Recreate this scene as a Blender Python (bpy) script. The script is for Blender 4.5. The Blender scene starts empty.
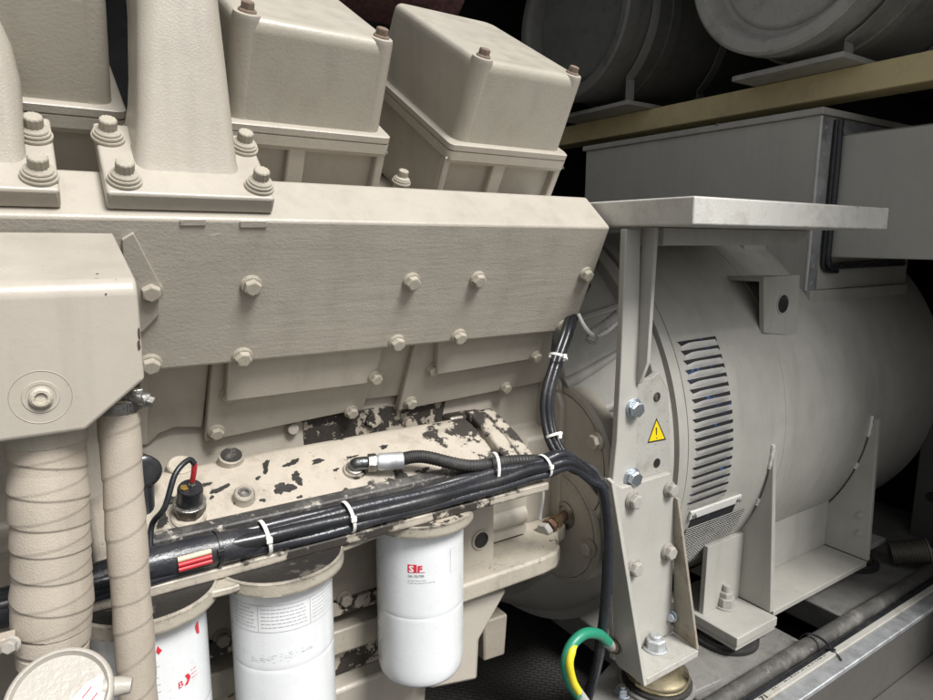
import bpy, bmesh, math, random
from mathutils import Vector as V, Matrix, Quaternion
from math import radians as R, sin, cos, pi
random.seed(4)
S = bpy.context.scene
COL = S.collection

# ------------------------------------------------------------------ camera (origin of the layout = the lens)
YAW, PIT, ROL, FPX = R(56.66), R(9.756), R(0.277), 644.2
fw = V((cos(YAW)*cos(PIT), sin(YAW)*cos(PIT), -sin(PIT)))
r0 = V((sin(YAW), -cos(YAW), 0)); u0 = r0.cross(fw)
rt = r0*cos(ROL) + u0*sin(ROL); up = -r0*sin(ROL) + u0*cos(ROL)
cd = bpy.data.cameras.new('camera'); cam = bpy.data.objects.new('camera', cd); COL.objects.link(cam)
cd.sensor_fit = 'HORIZONTAL'; cd.sensor_width = 36; cd.lens = FPX/933*36
cd.clip_start = .02; cd.clip_end = 200
cam.matrix_world = Matrix((rt, up, -fw)).transposed().to_4x4()
S.camera = cam

# ------------------------------------------------------------------ world, sun, exposure
w = bpy.data.worlds.new('World'); S.world = w; w.use_nodes = True
nt = w.node_tree; bg = nt.nodes['Background']
sky = nt.nodes.new('ShaderNodeTexSky'); sky.sky_type = 'NISHITA'; sky.sun_disc = False
SUN_EL, SUN_AZ = 52, 166          # azimuth clockwise from +Y
sky.sun_elevation = R(SUN_EL); sky.sun_rotation = R(SUN_AZ); sky.dust_density = 4; sky.air_density = 1; sky.ozone_density = 1
hs = nt.nodes.new('ShaderNodeHueSaturation'); hs.inputs['Saturation'].default_value = .22
nt.links.new(sky.outputs[0], hs.inputs['Color']); nt.links.new(hs.outputs[0], bg.inputs[0])
bg.inputs[1].default_value = .06
sl = bpy.data.lights.new('sun', 'SUN'); sl.energy = 2.6; sl.angle = R(20); sl.color = (1, .985, .965)
so = bpy.data.objects.new('sun', sl); COL.objects.link(so)
sd = V((sin(R(SUN_AZ))*cos(R(SUN_EL)), cos(R(SUN_AZ))*cos(R(SUN_EL)), sin(R(SUN_EL))))
so.rotation_euler = (-sd).to_track_quat('-Z', 'Y').to_euler(); so.location = (0, -2, 4)
S.view_settings.view_transform = 'Standard'; S.view_settings.look = 'None'
S.view_settings.exposure = 0.9; S.view_settings.gamma = 1
S.render.engine = 'CYCLES'; S.cycles.max_bounces = 8; S.cycles.use_denoising = True

# ------------------------------------------------------------------ layout helpers: a survey ray meets a known plane
def ray(u, v): return fw + rt*((u-466.5)/FPX) + up*((350-v)/FPX)
def at(u, v, x=None, y=None, z=None):
    d = ray(u, v)
    t = x/d.x if x is not None else (y/d.y if y is not None else z/d.z)
    return d*t
def onp(u, v, p, n):
    d = ray(u, v); return d*(V(p).dot(n)/d.dot(n))

# ------------------------------------------------------------------ materials
MAT = {}
def nodes(name):
    m = bpy.data.materials.new(name); m.use_nodes = True; MAT[name] = m
    return m, m.node_tree.nodes, m.node_tree.links, m.node_tree.nodes['Principled BSDF']
def noise(n, l, co, scale, detail=4, rough=.6, stretch=None):
    t = n.new('ShaderNodeTexNoise'); t.inputs['Scale'].default_value = scale; t.inputs['Detail'].default_value = detail
    t.inputs['Roughness'].default_value = rough
    if stretch:
        mp = n.new('ShaderNodeMapping'); mp.inputs['Scale'].default_value = stretch
        l.new(co, mp.inputs[0]); l.new(mp.outputs[0], t.inputs['Vector'])
    else: l.new(co, t.inputs['Vector'])
    return t.outputs['Fac']
def ramp(n, l, src, stops):
    r = n.new('ShaderNodeValToRGB'); e = r.color_ramp.elements
    while len(e) < len(stops): e.new(.5)
    for i, (p, c) in enumerate(stops):
        e[i].position = p; e[i].color = (c, c, c, 1) if not isinstance(c, tuple) else (*c, 1)
    l.new(src, r.inputs[0]); return r.outputs[0]
def math_(n, l, op, a, b):
    m = n.new('ShaderNodeMath'); m.operation = op
    for i, x in enumerate((a, b)):
        if isinstance(x, (int, float)): m.inputs[i].default_value = x
        else: l.new(x, m.inputs[i])
    return m.outputs[0]
def mix(n, l, fac, a, b):
    m = n.new('ShaderNodeMix'); m.data_type = 'RGBA'
    if isinstance(fac, (int, float)): m.inputs[0].default_value = fac
    else: l.new(fac, m.inputs[0])
    for i, x in ((6, a), (7, b)):
        if isinstance(x, tuple): m.inputs[i].default_value = (*x, 1)
        else: l.new(x, m.inputs[i])
    return m.outputs[2]
GRIME = (.10, .08, .06)
def surf(name, col, rough=.5, metal=0., var=.08, vscale=9, bump=.25, bscale=260, brush=None, dirt=None, dirt_amt=.0,
         chips=None, chip_col=(.018, .015, .012), chip_scale=26, edge=0., spec=.5, coat=0., patch=None, streak=0., scuff=0.):
    """procedural surface: tone variation, orange peel / brush bump, optional grime, paint chips and patches"""
    m, n, l, b = nodes(name)
    co = n.new('ShaderNodeTexCoord').outputs['Object']
    big = noise(n, l, co, vscale, 5)
    dark = tuple(c*(1-var) for c in col); lite = tuple(min(1, c*(1+var)) for c in col)
    c = mix(n, l, ramp(n, l, big, [(.3, 0.), (.7, 1.)]), dark, lite)
    if dirt:
        f = ramp(n, l, noise(n, l, co, 17, 9, .72), [(.50, 0.), (.74, dirt_amt)])
        c = mix(n, l, f, c, dirt)
        f2 = ramp(n, l, noise(n, l, co, 170, 3, .6), [(.66, 0.), (.74, min(1, dirt_amt*1.3))])
        c = mix(n, l, f2, c, dirt)
    if streak:
        f = ramp(n, l, noise(n, l, co, 22, 5, .65, (1, 1, .10)), [(.50, 0.), (.78, streak)])
        c = mix(n, l, f, c, GRIME)
        f = ramp(n, l, noise(n, l, co, 4.5, 6, .7), [(.46, 0.), (.72, streak*.8)])
        c = mix(n, l, f, c, tuple(x*.55 for x in col))
    h = noise(n, l, co, bscale, 3, .6)
    if scuff:
        g = ramp(n, l, noise(n, l, co, 60, 7, .75, (.35, 1, 1)), [(.66, 0.), (.70, scuff)])
        c = mix(n, l, g, c, tuple(min(1, x*1.5+.05) for x in col))
        h = math_(n, l, 'ADD', h, math_(n, l, 'MULTIPLY', g, .8))
    if brush:
        h = math_(n, l, 'ADD', math_(n, l, 'MULTIPLY', h, .5), math_(n, l, 'MULTIPLY', math_(n, l, 'MULTIPLY', noise(n, l, co, 45, 6, .7, brush), ramp(n, l, noise(n, l, co, 7, 3), [(.36, .25), (.62, 1.)])), 1.3))
    rgh = ramp(n, l, noise(n, l, co, 30, 4), [(.3, max(0, rough-.09)), (.7, min(1, rough+.1))])
    if patch:
        pc, ps, pt = patch
        f = ramp(n, l, noise(n, l, co, ps, 6, .65), [(pt, 0.), (pt+.06, 1.)])
        c = mix(n, l, f, c, pc)
    if chips:
        a = math_(n, l, 'ADD', math_(n, l, 'MULTIPLY', noise(n, l, co, chip_scale, 8, .68), .62),
                  math_(n, l, 'MULTIPLY', noise(n, l, co, chip_scale*.28, 3, .5), .38))
        if edge:
            bv = n.new('ShaderNodeBevel'); bv.samples = 4; bv.inputs['Radius'].default_value = .007
            ge = n.new('ShaderNodeNewGeometry'); dp = n.new('ShaderNodeVectorMath'); dp.operation = 'DOT_PRODUCT'
            l.new(bv.outputs[0], dp.inputs[0]); l.new(ge.outputs['Normal'], dp.inputs[1])
            e = math_(n, l, 'MULTIPLY', math_(n, l, 'SUBTRACT', 1., dp.outputs['Value']), edge)
            a = math_(n, l, 'ADD', a, math_(n, l, 'MINIMUM', e, .16))
        f = ramp(n, l, a, [(chips, 0.), (chips+.012, 1.)])
        c = mix(n, l, f, c, mix(n, l, noise(n, l, co, 120, 3), chip_col, tuple(x*2.6 for x in chip_col)))
        h = math_(n, l, 'SUBTRACT', h, math_(n, l, 'MULTIPLY', f, 1.2))
        rgh = mix(n, l, f, rgh, (.6, .6, .6))
    l.new(c, b.inputs['Base Color']); l.new(rgh, b.inputs['Roughness'])
    b.inputs['Metallic'].default_value = metal; b.inputs['Specular IOR Level'].default_value = spec
    b.inputs['Coat Weight'].default_value = coat
    bp = n.new('ShaderNodeBump'); bp.inputs['Strength'].default_value = bump; bp.inputs['Distance'].default_value = .0015
    l.new(h, bp.inputs['Height']); l.new(bp.outputs[0], b.inputs['Normal'])
    return m

BEIGE = (.405, .370, .314)
GRIME = (.10, .08, .06)
surf('beige', BEIGE, .36, streak=.20, scuff=.22, bump=.25, dirt=GRIME, dirt_amt=.10)
surf('beige_cast', BEIGE, .36, streak=.20, scuff=.22, bump=.30, bscale=420, dirt=GRIME, dirt_amt=.10, vscale=5)
surf('beige_brushed', BEIGE, .40, streak=.20, scuff=.5, bump=.6, brush=(.12, 1, 1), dirt=GRIME, dirt_amt=.10)
surf('beige_dusty', (.39, .362, .30), .38, streak=.20, scuff=.22, bump=.22, dirt=(.36, .36, .345), dirt_amt=.45)
surf('beige_sheet', BEIGE, .34, streak=.20, scuff=.15, bump=.09, dirt=GRIME, dirt_amt=.08)
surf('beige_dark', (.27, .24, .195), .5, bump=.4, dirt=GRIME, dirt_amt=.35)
surf('cover_plate', (.43, .39, .33), .45, bump=.3, dirt=GRIME, dirt_amt=.3)
surf('beige_bolt', (.45, .41, .335), .4, bump=.5, bscale=500, dirt=GRIME, dirt_amt=.3)
surf('beige_oily', (.44, .395, .328), .40, bump=.45, dirt=GRIME, dirt_amt=.55, chips=.552, chip_scale=20, edge=.6, streak=.25)
surf('beige_peeled', (.42, .37, .30), .45, bump=.4, dirt=GRIME, dirt_amt=.5, chips=.50, chip_scale=30)
surf('beige_speckled', (.41, .372, .305), .45, bump=.4, dirt=GRIME, dirt_amt=.5, chips=.615, chip_scale=24, edge=.9, streak=.3)
surf('strip_peeled', (.40, .355, .29), .45, bump=.5, dirt=GRIME, dirt_amt=.6, chips=.485, chip_scale=46)
surf('dusty_edge', (.045, .043, .042), .5, bump=.6, patch=((.36, .335, .29), 60, .58), dirt=(.30, .28, .25), dirt_amt=.6)
surf('oil_hole_black', (.02, .018, .016), .55, bump=.7, bscale=200, patch=((.10, .085, .07), 30, .58))  # oil and bared paint; also the painted shade in open holes
surf('hose_wrap', (.44, .385, .315), .62, streak=.28, scuff=.0, bump=.35, bscale=700, dirt=GRIME, dirt_amt=.16)
surf('cap_paint', (.38, .355, .31), .42, bump=.35, dirt=GRIME, dirt_amt=.2)
surf('brown_chip', (.06, .035, .022), .6)
surf('grey_paint', (.43, .418, .378), .42, streak=.20, scuff=.22, bump=.22, dirt=(.16, .15, .13), dirt_amt=.15, vscale=6)
surf('grey_worn', (.40, .39, .355), .45, bump=.3, dirt=(.13, .09, .05), dirt_amt=.5, chips=.66, chip_col=(.09, .05, .025), edge=.5)
surf('box_grey', (.47, .46, .415), .45, streak=.15, scuff=.15, bump=.12, brush=(1, 1, .1), var=.05, dirt=(.12, .11, .1), dirt_amt=.1)
surf('shelf_paint', (.55, .54, .50), .38, bump=.4, dirt=(.10, .06, .035), dirt_amt=.35, chips=.655, chip_col=(.08, .04, .02), edge=.55)
surf('filter_white', (.72, .74, .745), .28, streak=.10, bump=.06, bscale=60, var=.025, dirt=(.35, .34, .32), dirt_amt=.16, coat=.3)
surf('print_grey', (.42, .42, .42), .5, var=.02, bump=0)
surf('print_red', (.62, .03, .05), .45, var=.05, bump=0)
surf('print_white', (.8, .8, .8), .45, var=.02, bump=0)
surf('print_black', (.02, .02, .02), .5, var=.02, bump=0)
surf('cable_black', (.016, .017, .020), .27, bump=.2, bscale=150, dirt=(.12, .11, .1), dirt_amt=.25)
surf('tape_black', (.022, .024, .030), .27, bump=.6, brush=(.3, 2, 2), dirt=(.13, .12, .11), dirt_amt=.2)
surf('rubber', (.022, .021, .02), .6, bump=.5, dirt=(.12, .11, .1), dirt_amt=.4)
surf('tie_white', (.78, .76, .72), .4, bump=.05)
surf('red_wire', (.50, .03, .04), .4, bump=.05)
surf('cream_wire', (.62, .54, .38), .45, bump=.05)
surf('brass', (.62, .40, .11), .35, metal=1, bump=.3)
surf('steel', (.36, .35, .33), .36, metal=1, bump=.4, dirt=(.07, .06, .05), dirt_amt=.6)
surf('steel_dark', (.17, .155, .135), .38, metal=1, bump=.3, dirt=(.05, .04, .03), dirt_amt=.5)
surf('fitting_grey', (.20, .205, .21), .34, metal=1, bump=.5, bscale=160, dirt=(.05, .05, .05), dirt_amt=.6)
surf('zinc', (.60, .65, .70), .30, metal=1, bump=.3, dirt=(.18, .19, .2), dirt_amt=.4)
surf('galvanised', (.58, .60, .61), .45, metal=.75, bump=.35, vscale=22, var=.25, dirt=(.14, .13, .12), dirt_amt=.5)
surf('rust', (.12, .066, .042), .75, bump=.9, bscale=180, var=.35, vscale=60)
surf('rusty_bolt', (.22, .15, .105), .6, bump=.8, bscale=300, var=.4, vscale=120, patch=((.34, .30, .24), 90, .52))
surf('rusty_plate', (.30, .27, .22), .6, bump=.5, dirt=(.14, .08, .035), dirt_amt=.9, vscale=20, var=.2)
surf('gold_zinc', (.66, .56, .36), .22, metal=1, bump=.15, vscale=16, var=.35, dirt=(.2, .17, .1), dirt_amt=.3)
surf('yellow_beam', (.70, .585, .32), .5, bump=.2, dirt=(.16, .13, .08), dirt_amt=.3)
surf('drum_grey', (.40, .39, .36), .5, bump=.3, dirt=(.06, .055, .05), dirt_amt=.5)
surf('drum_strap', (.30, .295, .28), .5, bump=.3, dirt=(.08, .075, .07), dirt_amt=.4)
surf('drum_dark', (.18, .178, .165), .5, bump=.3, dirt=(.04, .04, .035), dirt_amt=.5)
surf('red_lagging', (.10, .045, .045), .9, bump=1., bscale=120, var=.5, vscale=70)
surf('sign_yellow', (.82, .62, .01), .4, var=.02, bump=0)
surf('green_sheath', (.02, .22, .13), .38, bump=.1)
surf('yellow_sheath', (.72, .62, .03), .38, bump=.1)
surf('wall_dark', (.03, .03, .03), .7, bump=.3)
surf('panel_brown', (.09, .085, .078), .55, bump=.2, dirt=(.04, .04, .04), dirt_amt=.4)
surf('skid_paint', (.20, .195, .18), .55, bump=.5, dirt=(.06, .055, .05), dirt_amt=.7, vscale=14, var=.2)
surf('vent_shade', (.012, .012, .014), .7, bump=.2, patch=((.03, .09, .30), 34, .60))  # near-black stands for shade inside the vents; blue patches are windings
surf('flap_highlight', (.66, .65, .62), .4, patch=((.13, .07, .045), 75, .655), bump=.2, dirt=(.11, .05, .03), dirt_amt=.25)  # tone lightened as a painted highlight on the flaps; patches are rust
surf('conduit', (.07, .067, .062), .5, bump=.6, patch=((.17, .165, .15), 40, .62), dirt=(.33, .32, .29), dirt_amt=.55)
surf('flexi', (.16, .145, .12), .45, metal=.4, bump=.2)
surf('ground', (.07, .069, .065), .9, bump=.5, bscale=40)
def floor_mat():
    m, n, l, b = nodes('checker_plate')
    co = n.new('ShaderNodeTexCoord').outputs['Object']
    mp = n.new('ShaderNodeMapping'); mp.inputs['Rotation'].default_value = (0, 0, R(45)); mp.inputs['Scale'].default_value = (26, 26, 26)
    l.new(co, mp.inputs[0])
    ck = n.new('ShaderNodeTexBrick'); l.new(mp.outputs[0], ck.inputs['Vector'])
    ck.inputs['Scale'].default_value = 1; ck.inputs['Mortar Size'].default_value = .06; ck.inputs['Mortar Smooth'].default_value = .5
    c = mix(n, l, noise(n, l, co, 14, 7, .7), (.03, .029, .027), (.10, .096, .09))
    c = mix(n, l, ck.outputs['Fac'], c, (.032, .030, .028))
    l.new(c, b.inputs['Base Color']); b.inputs['Roughness'].default_value = .5
    bp = n.new('ShaderNodeBump'); bp.inputs['Strength'].default_value = .5; bp.inputs['Distance'].default_value = .002
    l.new(ck.outputs['Fac'], bp.inputs['Height']); l.new(bp.outputs[0], b.inputs['Normal'])
floor_mat()

# ------------------------------------------------------------------ mesh building
def basis(ax):
    ax = V(ax).normalized()
    t = V((0, 0, 1)) if abs(ax.z) < .9 else V((1, 0, 0))
    a = ax.cross(t).normalized(); return a, ax.cross(a).normalized(), ax
def catmull(pts, seg=8):
    p = [V(q) for q in pts]
    if len(p) < 3: return p
    e = [p[0]*2-p[1]] + p + [p[-1]*2-p[-2]]; out = []
    for i in range(1, len(e)-2):
        a, b, c, d = e[i-1:i+3]
        for k in range(seg):
            t = k/seg
            out.append(.5*((2*b)+(c-a)*t+(2*a-5*b+4*c-d)*t*t+(3*b-a-3*c+d)*t**3))
    return out+[p[-1]]
def frames(pts):
    P = [V(q) for q in pts]; T = []
    for i in range(len(P)):
        T.append((P[min(i+1, len(P)-1)]-P[max(i-1, 0)]).normalized())
    a, b, _ = basis(T[0]); F = []
    for i, t in enumerate(T):
        a = (a - t*a.dot(t)).normalized(); F.append((P[i], a, t.cross(a)))
    return F
class MB:
    def __init__(s): s.v = []; s.f = []
    def add(s, vs, fs):
        o = len(s.v); s.v += [V(q) for q in vs]; s.f += [[o+i for i in f] for f in fs]; return s
    def box(s, x0, x1, y0, y1, z0, z1):
        return s.hexa([(x0, y0, z0), (x1, y0, z0), (x1, y1, z0), (x0, y1, z0), (x0, y0, z1), (x1, y0, z1), (x1, y1, z1), (x0, y1, z1)])
    def hexa(s, p): return s.add(p, [(0, 1, 2, 3), (4, 5, 6, 7), (0, 1, 5, 4), (1, 2, 6, 5), (2, 3, 7, 6), (3, 0, 4, 7)])
    def prism(s, pts, vec):
        n = len(pts); vec = V(vec); p = [V(q) for q in pts]
        return s.add(p+[q+vec for q in p], [list(range(n)), list(range(n, 2*n))]+[(i, (i+1) % n, n+(i+1) % n, n+i) for i in range(n)])
    def loft(s, secs, cap=True):
        n = len(secs[0]); o = [q for sc in secs for q in sc]
        fs = [(k*n+i, k*n+(i+1) % n, (k+1)*n+(i+1) % n, (k+1)*n+i) for k in range(len(secs)-1) for i in range(n)]
        if cap: fs += [list(range(n)), [(len(secs)-1)*n+i for i in range(n)]]
        return s.add(o, fs)
    def lathe(s, org, ax, prof, n=48, a0=0, a1=2*pi, cap=True, e1=None):
        a, b, c = basis(ax)
        if e1 is not None: a = V(e1).normalized(); b = c.cross(a)
        org = V(org); full = abs(a1-a0-2*pi) < 1e-6
        k = n if full else n+1; secs = []
        for h, r in prof:
            secs.append([org+c*h+(a*cos(a0+(a1-a0)*i/n)+b*sin(a0+(a1-a0)*i/n))*max(r, 1e-5) for i in range(k)])
        if full: return s.loft(secs, cap)
        fs = [(j*k+i, j*k+i+1, (j+1)*k+i+1, (j+1)*k+i) for j in range(len(prof)-1) for i in range(n)]
        return s.add([q for sc in secs for q in sc], fs)
    def cyl(s, p0, p1, r, n=32, r1=None):
        p0, p1 = V(p0), V(p1); L = (p1-p0).length
        return s.lathe(p0, p1-p0, [(0, r), (L, r if r1 is None else r1)], n)
    def tube(s, pts, r, n=12, seg=8, smooth=True):
        P = catmull(pts, seg) if smooth else [V(q) for q in pts]
        secs = []
        for i, (p, a, b) in enumerate(frames(P)):
            rr = r(i/(len(P)-1)) if callable(r) else r
            secs.append([p+(a*cos(2*pi*k/n)+b*sin(2*pi*k/n))*rr for k in range(n)])
        return s.loft(secs)
    def build(s, name, mat, parent=None, bevel=0, seg=2, smooth=38, base=None, wn=True):
        me = bpy.data.meshes.new(name)
        off = V(parent.location) if parent is not None else V((0, 0, 0))
        if parent is not None and parent.parent is not None: off = off + V(parent.parent.location)
        if base is not None: off = V(base)
        bm = bmesh.new(); vs = [bm.verts.new(q-off) for q in s.v]
        for f in s.f:
            try: bm.faces.new([vs[i] for i in f])
            except ValueError: pass
        bmesh.ops.remove_doubles(bm, verts=bm.verts, dist=1e-6)
        bmesh.ops.recalc_face_normals(bm, faces=bm.faces)
        bm.to_mesh(me); bm.free()
        for p in me.polygons: p.use_smooth = True
        me.set_sharp_from_angle(angle=R(smooth))
        me.materials.append(MAT[mat])
        o = bpy.data.objects.new(name, me); COL.objects.link(o)
        if parent is not None: o.parent = parent
        if base is not None: o.location = base
        if bevel:
            b = o.modifiers.new('edge', 'BEVEL'); b.width = bevel; b.segments = seg; b.limit_method = 'ANGLE'; b.angle_limit = R(28)
            b.harden_normals = False; b.use_clamp_overlap = True
        if wn:
            q = o.modifiers.new('normals', 'WEIGHTED_NORMAL'); q.keep_sharp = True
        return o
def thing(name, label, cat, loc=(0, 0, 0), group=None):
    o = bpy.data.objects.new(name, None); COL.objects.link(o); o.location = loc; o.empty_display_size = .02
    o['label'] = label; o['category'] = cat
    if group: o['group'] = group
    return o
def tag(o, label, cat, group=None):
    o['label'] = label; o['category'] = cat
    if group: o['group'] = group
    return o
def struct(o): o['kind'] = 'structure'; return o
def dup(root, loc, label):
    r = root.copy(); COL.objects.link(r); r.location = loc; r['label'] = label
    for ch in list(root.children):
        c = ch.copy(); COL.objects.link(c); c.parent = r
        for g in ch.children:
            d = g.copy(); COL.objects.link(d); d.parent = c
    return r

# fasteners: meshes made once along +Z, copied everywhere
BOLT = {}
def ngon(r, n, z, ph=0): return [V((r*cos(2*pi*i/n+ph), r*sin(2*pi*i/n+ph), z)) for i in range(n)]
def mesh_of(mb, mat, name, bevel=0):
    o = mb.build(name, mat, None, 0); me = o.data; bpy.data.objects.remove(o)
    bm = bmesh.new(); bm.from_mesh(me)
    if bevel:
        ed = [e for e in bm.edges if len(e.link_faces) == 2 and e.calc_face_angle(0) > R(35)]
        bmesh.ops.bevel(bm, geom=ed, offset=bevel, segments=2, affect='EDGES', clamp_overlap=True)
        bm.to_mesh(me)
    bm.free()
    for p in me.polygons: p.use_smooth = True
    me.set_sharp_from_angle(angle=R(30)); return me
def bolt_mesh(kind, mat):
    k = (kind, mat)
    if k in BOLT: return BOLT[k]
    m = MB()
    if kind == 'hex':         # unit: washer radius 1
        m.lathe((0, 0, 0), (0, 0, 1), [(0, 1), (.17, 1), (.19, .96)], 28)
        m.lathe((0, 0, .19), (0, 0, 1), [(0, .93), (.14, .90)], 28)
        m.loft([ngon(.80, 6, .33), ngon(.80, 6, .80), ngon(.66, 6, .90)])
    elif kind == 'flange':
        m.lathe((0, 0, 0), (0, 0, 1), [(0, 1), (.12, 1), (.3, .84)], 28)
        m.loft([ngon(.78, 6, .3), ngon(.78, 6, .95), ngon(.64, 6, 1.05)])
    elif kind == 'twelve':    # twelve point head over two stacked washers
        m.lathe((0, 0, 0), (0, 0, 1), [(0, 1), (.20, 1), (.24, .96)], 28)
        m.lathe((0, 0, .24), (0, 0, 1), [(0, .90), (.20, .90), (.24, .86)], 28)
        m.lathe((0, 0, .48), (0, 0, 1), [(0, .78), (.12, .78), (.28, .55)], 28)
        st = [[V(((.56 if i % 2 else .48)*cos(pi*i/12), (.56 if i % 2 else .48)*sin(pi*i/12), z)) for i in range(24)] for z in (.6, 1.35)]
        st.append([q*.0 + V((q.x*.86, q.y*.86, 1.42)) for q in st[1]])
        m.loft(st)
    elif kind == 'stud':      # washer, nut and a stud end
        m.lathe((0, 0, 0), (0, 0, 1), [(0, 1), (.13, 1), (.16, .96)], 32)
        m.loft([ngon(.80, 6, .16), ngon(.80, 6, .82), ngon(.70, 6, .92)])
        m.lathe((0, 0, .92), (0, 0, 1), [(0, .44), (.24, .44), (.30, .36)], 20)
    elif kind == 'tallstud':
        m.lathe((0, 0, 0), (0, 0, 1), [(0, 1), (.13, 1), (.16, .96)], 32)
        m.loft([ngon(.82, 6, .16), ngon(.82, 6, .95), ngon(.72, 6, 1.05)])
        m.loft([ngon(.66, 6, 1.05, .3), ngon(.66, 6, 1.5, .3), ngon(.58, 6, 1.58, .3)])
        m.lathe((0, 0, 1.58), (0, 0, 1), [(0, .36), (.6, .36), (.65, .3)], 20)
    me = mesh_of(m, mat, 'bolt', .035)
    BOLT[k] = me; return me
def bolt(parent, pos, ax, r, kind='hex', mat='beige_bolt', name='bolt', spin=None):
    o = bpy.data.objects.new(name, bolt_mesh(kind, mat)); COL.objects.link(o)
    off = V((0, 0, 0)); p = parent
    while p is not None: off = off + V(p.location); p = p.parent
    o.parent = parent; o.location = V(pos)-off; o.scale = (r, r, r)
    q = V(ax).to_track_quat('Z', 'Y') @ Quaternion((0, 0, 1), random.uniform(0, 1.0) if spin is None else spin)
    o.rotation_mode = 'QUATERNION'; o.rotation_quaternion = q
    return o
def rrect(x0, x1, y0, y1, r, z, n=5):
    out = []
    for cx, cy, a in ((x1-r, y1-r, 0), (x0+r, y1-r, pi/2), (x0+r, y0+r, pi), (x1-r, y0+r, 3*pi/2)):
        for i in range(n+1): out.append(V((cx+r*cos(a+pi/2*i/n), cy+r*sin(a+pi/2*i/n), z)))
    return out
def xsec(x, prof): return [V((x, a, b)) for a, b in prof]
def arc2(cx, cy, r, a0, a1, n): return [(cx+r*cos(R(a0+(a1-a0)*i/n)), cy+r*sin(R(a0+(a1-a0)*i/n))) for i in range(n+1)]
def text_mesh(txt, size, mat, name, mapper, parent, bold=False):
    c = bpy.data.curves.new('tmp', 'FONT'); c.body = txt; c.size = size; c.resolution_u = 2
    if bold: c.offset = size*.035
    o = bpy.data.objects.new('tmp', c); COL.objects.link(o)
    dg = bpy.context.evaluated_depsgraph_get(); me = bpy.data.meshes.new_from_object(o.evaluated_get(dg))
    bpy.data.objects.remove(o); bpy.data.curves.remove(c)
    off = V((0, 0, 0)); p = parent
    while p is not None: off = off + V(p.location); p = p.parent
    for v in me.vertices: v.co = mapper(v.co.x, v.co.y)-off
    me.name = name; me.materials.clear(); me.materials.append(MAT[mat])
    q = bpy.data.objects.new(name, me); COL.objects.link(q); q.parent = parent; return q

nD = V((0, -sin(R(40)), cos(R(40)))); dD = V((0, cos(R(40)), sin(R(40))))       # manifold top
nF = V((0, -cos(R(24)), -sin(R(24)))); dF = V((0, sin(R(24)), -cos(R(24))))     # manifold face, leaning out
hO = V((0, -.866, -.5)); hN = V((0, -.5, .866)); hX = V((1, 0, 0))              # cylinder bank, 30 degrees

# ================================================================== SETTING
fl = MB(); fl.box(-2, 2.6, .30, 2.6, -1.02, -1.0); struct(fl.build('floor', 'checker_plate'))
g = MB(); g.box(-30, 30, -40, 40, -1.62, -1.6); struct(g.build('ground', 'ground'))
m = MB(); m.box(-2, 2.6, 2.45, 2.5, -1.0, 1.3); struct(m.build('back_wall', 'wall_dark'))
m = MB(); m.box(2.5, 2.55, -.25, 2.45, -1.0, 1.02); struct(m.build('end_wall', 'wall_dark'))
m = MB(); m.box(1.72, 2.55, .22, .25, -1.0, 1.02); struct(m.build('shading_wall', 'wall_dark'))  # unseen wall added to darken the far end of the generator
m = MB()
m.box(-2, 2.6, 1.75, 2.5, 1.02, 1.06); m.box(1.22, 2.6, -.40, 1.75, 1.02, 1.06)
struct(m.build('shading_roof', 'wall_dark'))  # unseen, outline shaped to throw shade over generator and drums

# ================================================================== ENGINE
t = thing('engine_block', 'long beige engine crankcase behind the filters and below the slanted manifold', 'engine block', (.2, 1.1, -.95))
m = MB(); m.prism([V((-.6, .95, -.12)), V((-.6, .93, -.20)), V((-.6, .93, -.35)), V((-.6, .885, -.36)), V((-.6, .885, -.62)), V((-.6, 1.5, -.62)), V((-.6, 1.5, .0)), V((-.6, 1.0, .02))], (1.38, 0, 0))
m.build('crankcase', 'beige_cast', t, .006)
m = MB()
m.prism([at(450, 500, y=.80), at(494, 486, y=.80), at(494, 563, y=.80), at(440, 578, y=.80)], (0, .06, 0))
o = m.build('side_plate', 'beige', t, .002)
m = MB(); c = at(481, 540, y=.7995); m.cyl(c, c+V((0, .03, 0)), .0135, 28); m.build('hole', 'oil_hole_black', t)  # black disc stands in for the shade in the hole
m = MB(); m.lathe(at(481, 540, y=.798), (0, -1, 0), [(0, .017), (.0015, .0155), (.0015, .0138), (0, .0135)], 28, cap=False); m.build('hole_rim', 'beige', t)
# ledge under the filters
m = MB()
lp = [(.775, -.515), (.762, -.517), (.757, -.521), (.757, -.549), (.86, -.55), (.86, -.512)]
m.prism([V((a, b, -.5185)) for a, b in ((.482, .757), (.655, .757), (.685, .762), (.705, .776), (.722, .800), (.745, .826), (.774, .836), (.774, .88), (.482, .88))], (0, 0, -.031))
o = m.build('ledge', 'beige_speckled', t, .005, 3)
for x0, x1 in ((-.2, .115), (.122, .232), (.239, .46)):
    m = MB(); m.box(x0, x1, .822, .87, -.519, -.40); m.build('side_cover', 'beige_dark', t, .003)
m = MB(); m.box(-.5, .47, .817, .88, -.5405, -.5195); m.build('oily_joint', 'strip_peeled', t, .001)
for u, v in ((344, 598), (222, 637)): bolt(t, at(u, v, y=.8215), (0, -1, 0), .012, 'flange', 'beige_dark')
m = MB(); m.box(-.5, .47, .813, .88, -.600, -.5615); m.build('oil_rail', 'beige_speckled', t, .003)
m = MB(); m.box(-.5, .468, .830, .88, -.645, -.601); m.build('oily_joint', 'beige_peeled', t, .002)
m = MB()
m.prism([at(430, 690, y=.78), at(478, 680, y=.78), at(480, 640, y=.78), at(508, 590, y=.78), at(430, 612, y=.78)], (0, .12, 0))
m.prism([V((-.5, .80, -.646)), V((-.5, .82, -.78)), V((-.5, 1.1, -.78)), V((-.5, 1.1, -.646))], (.96, 0, 0))
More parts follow.
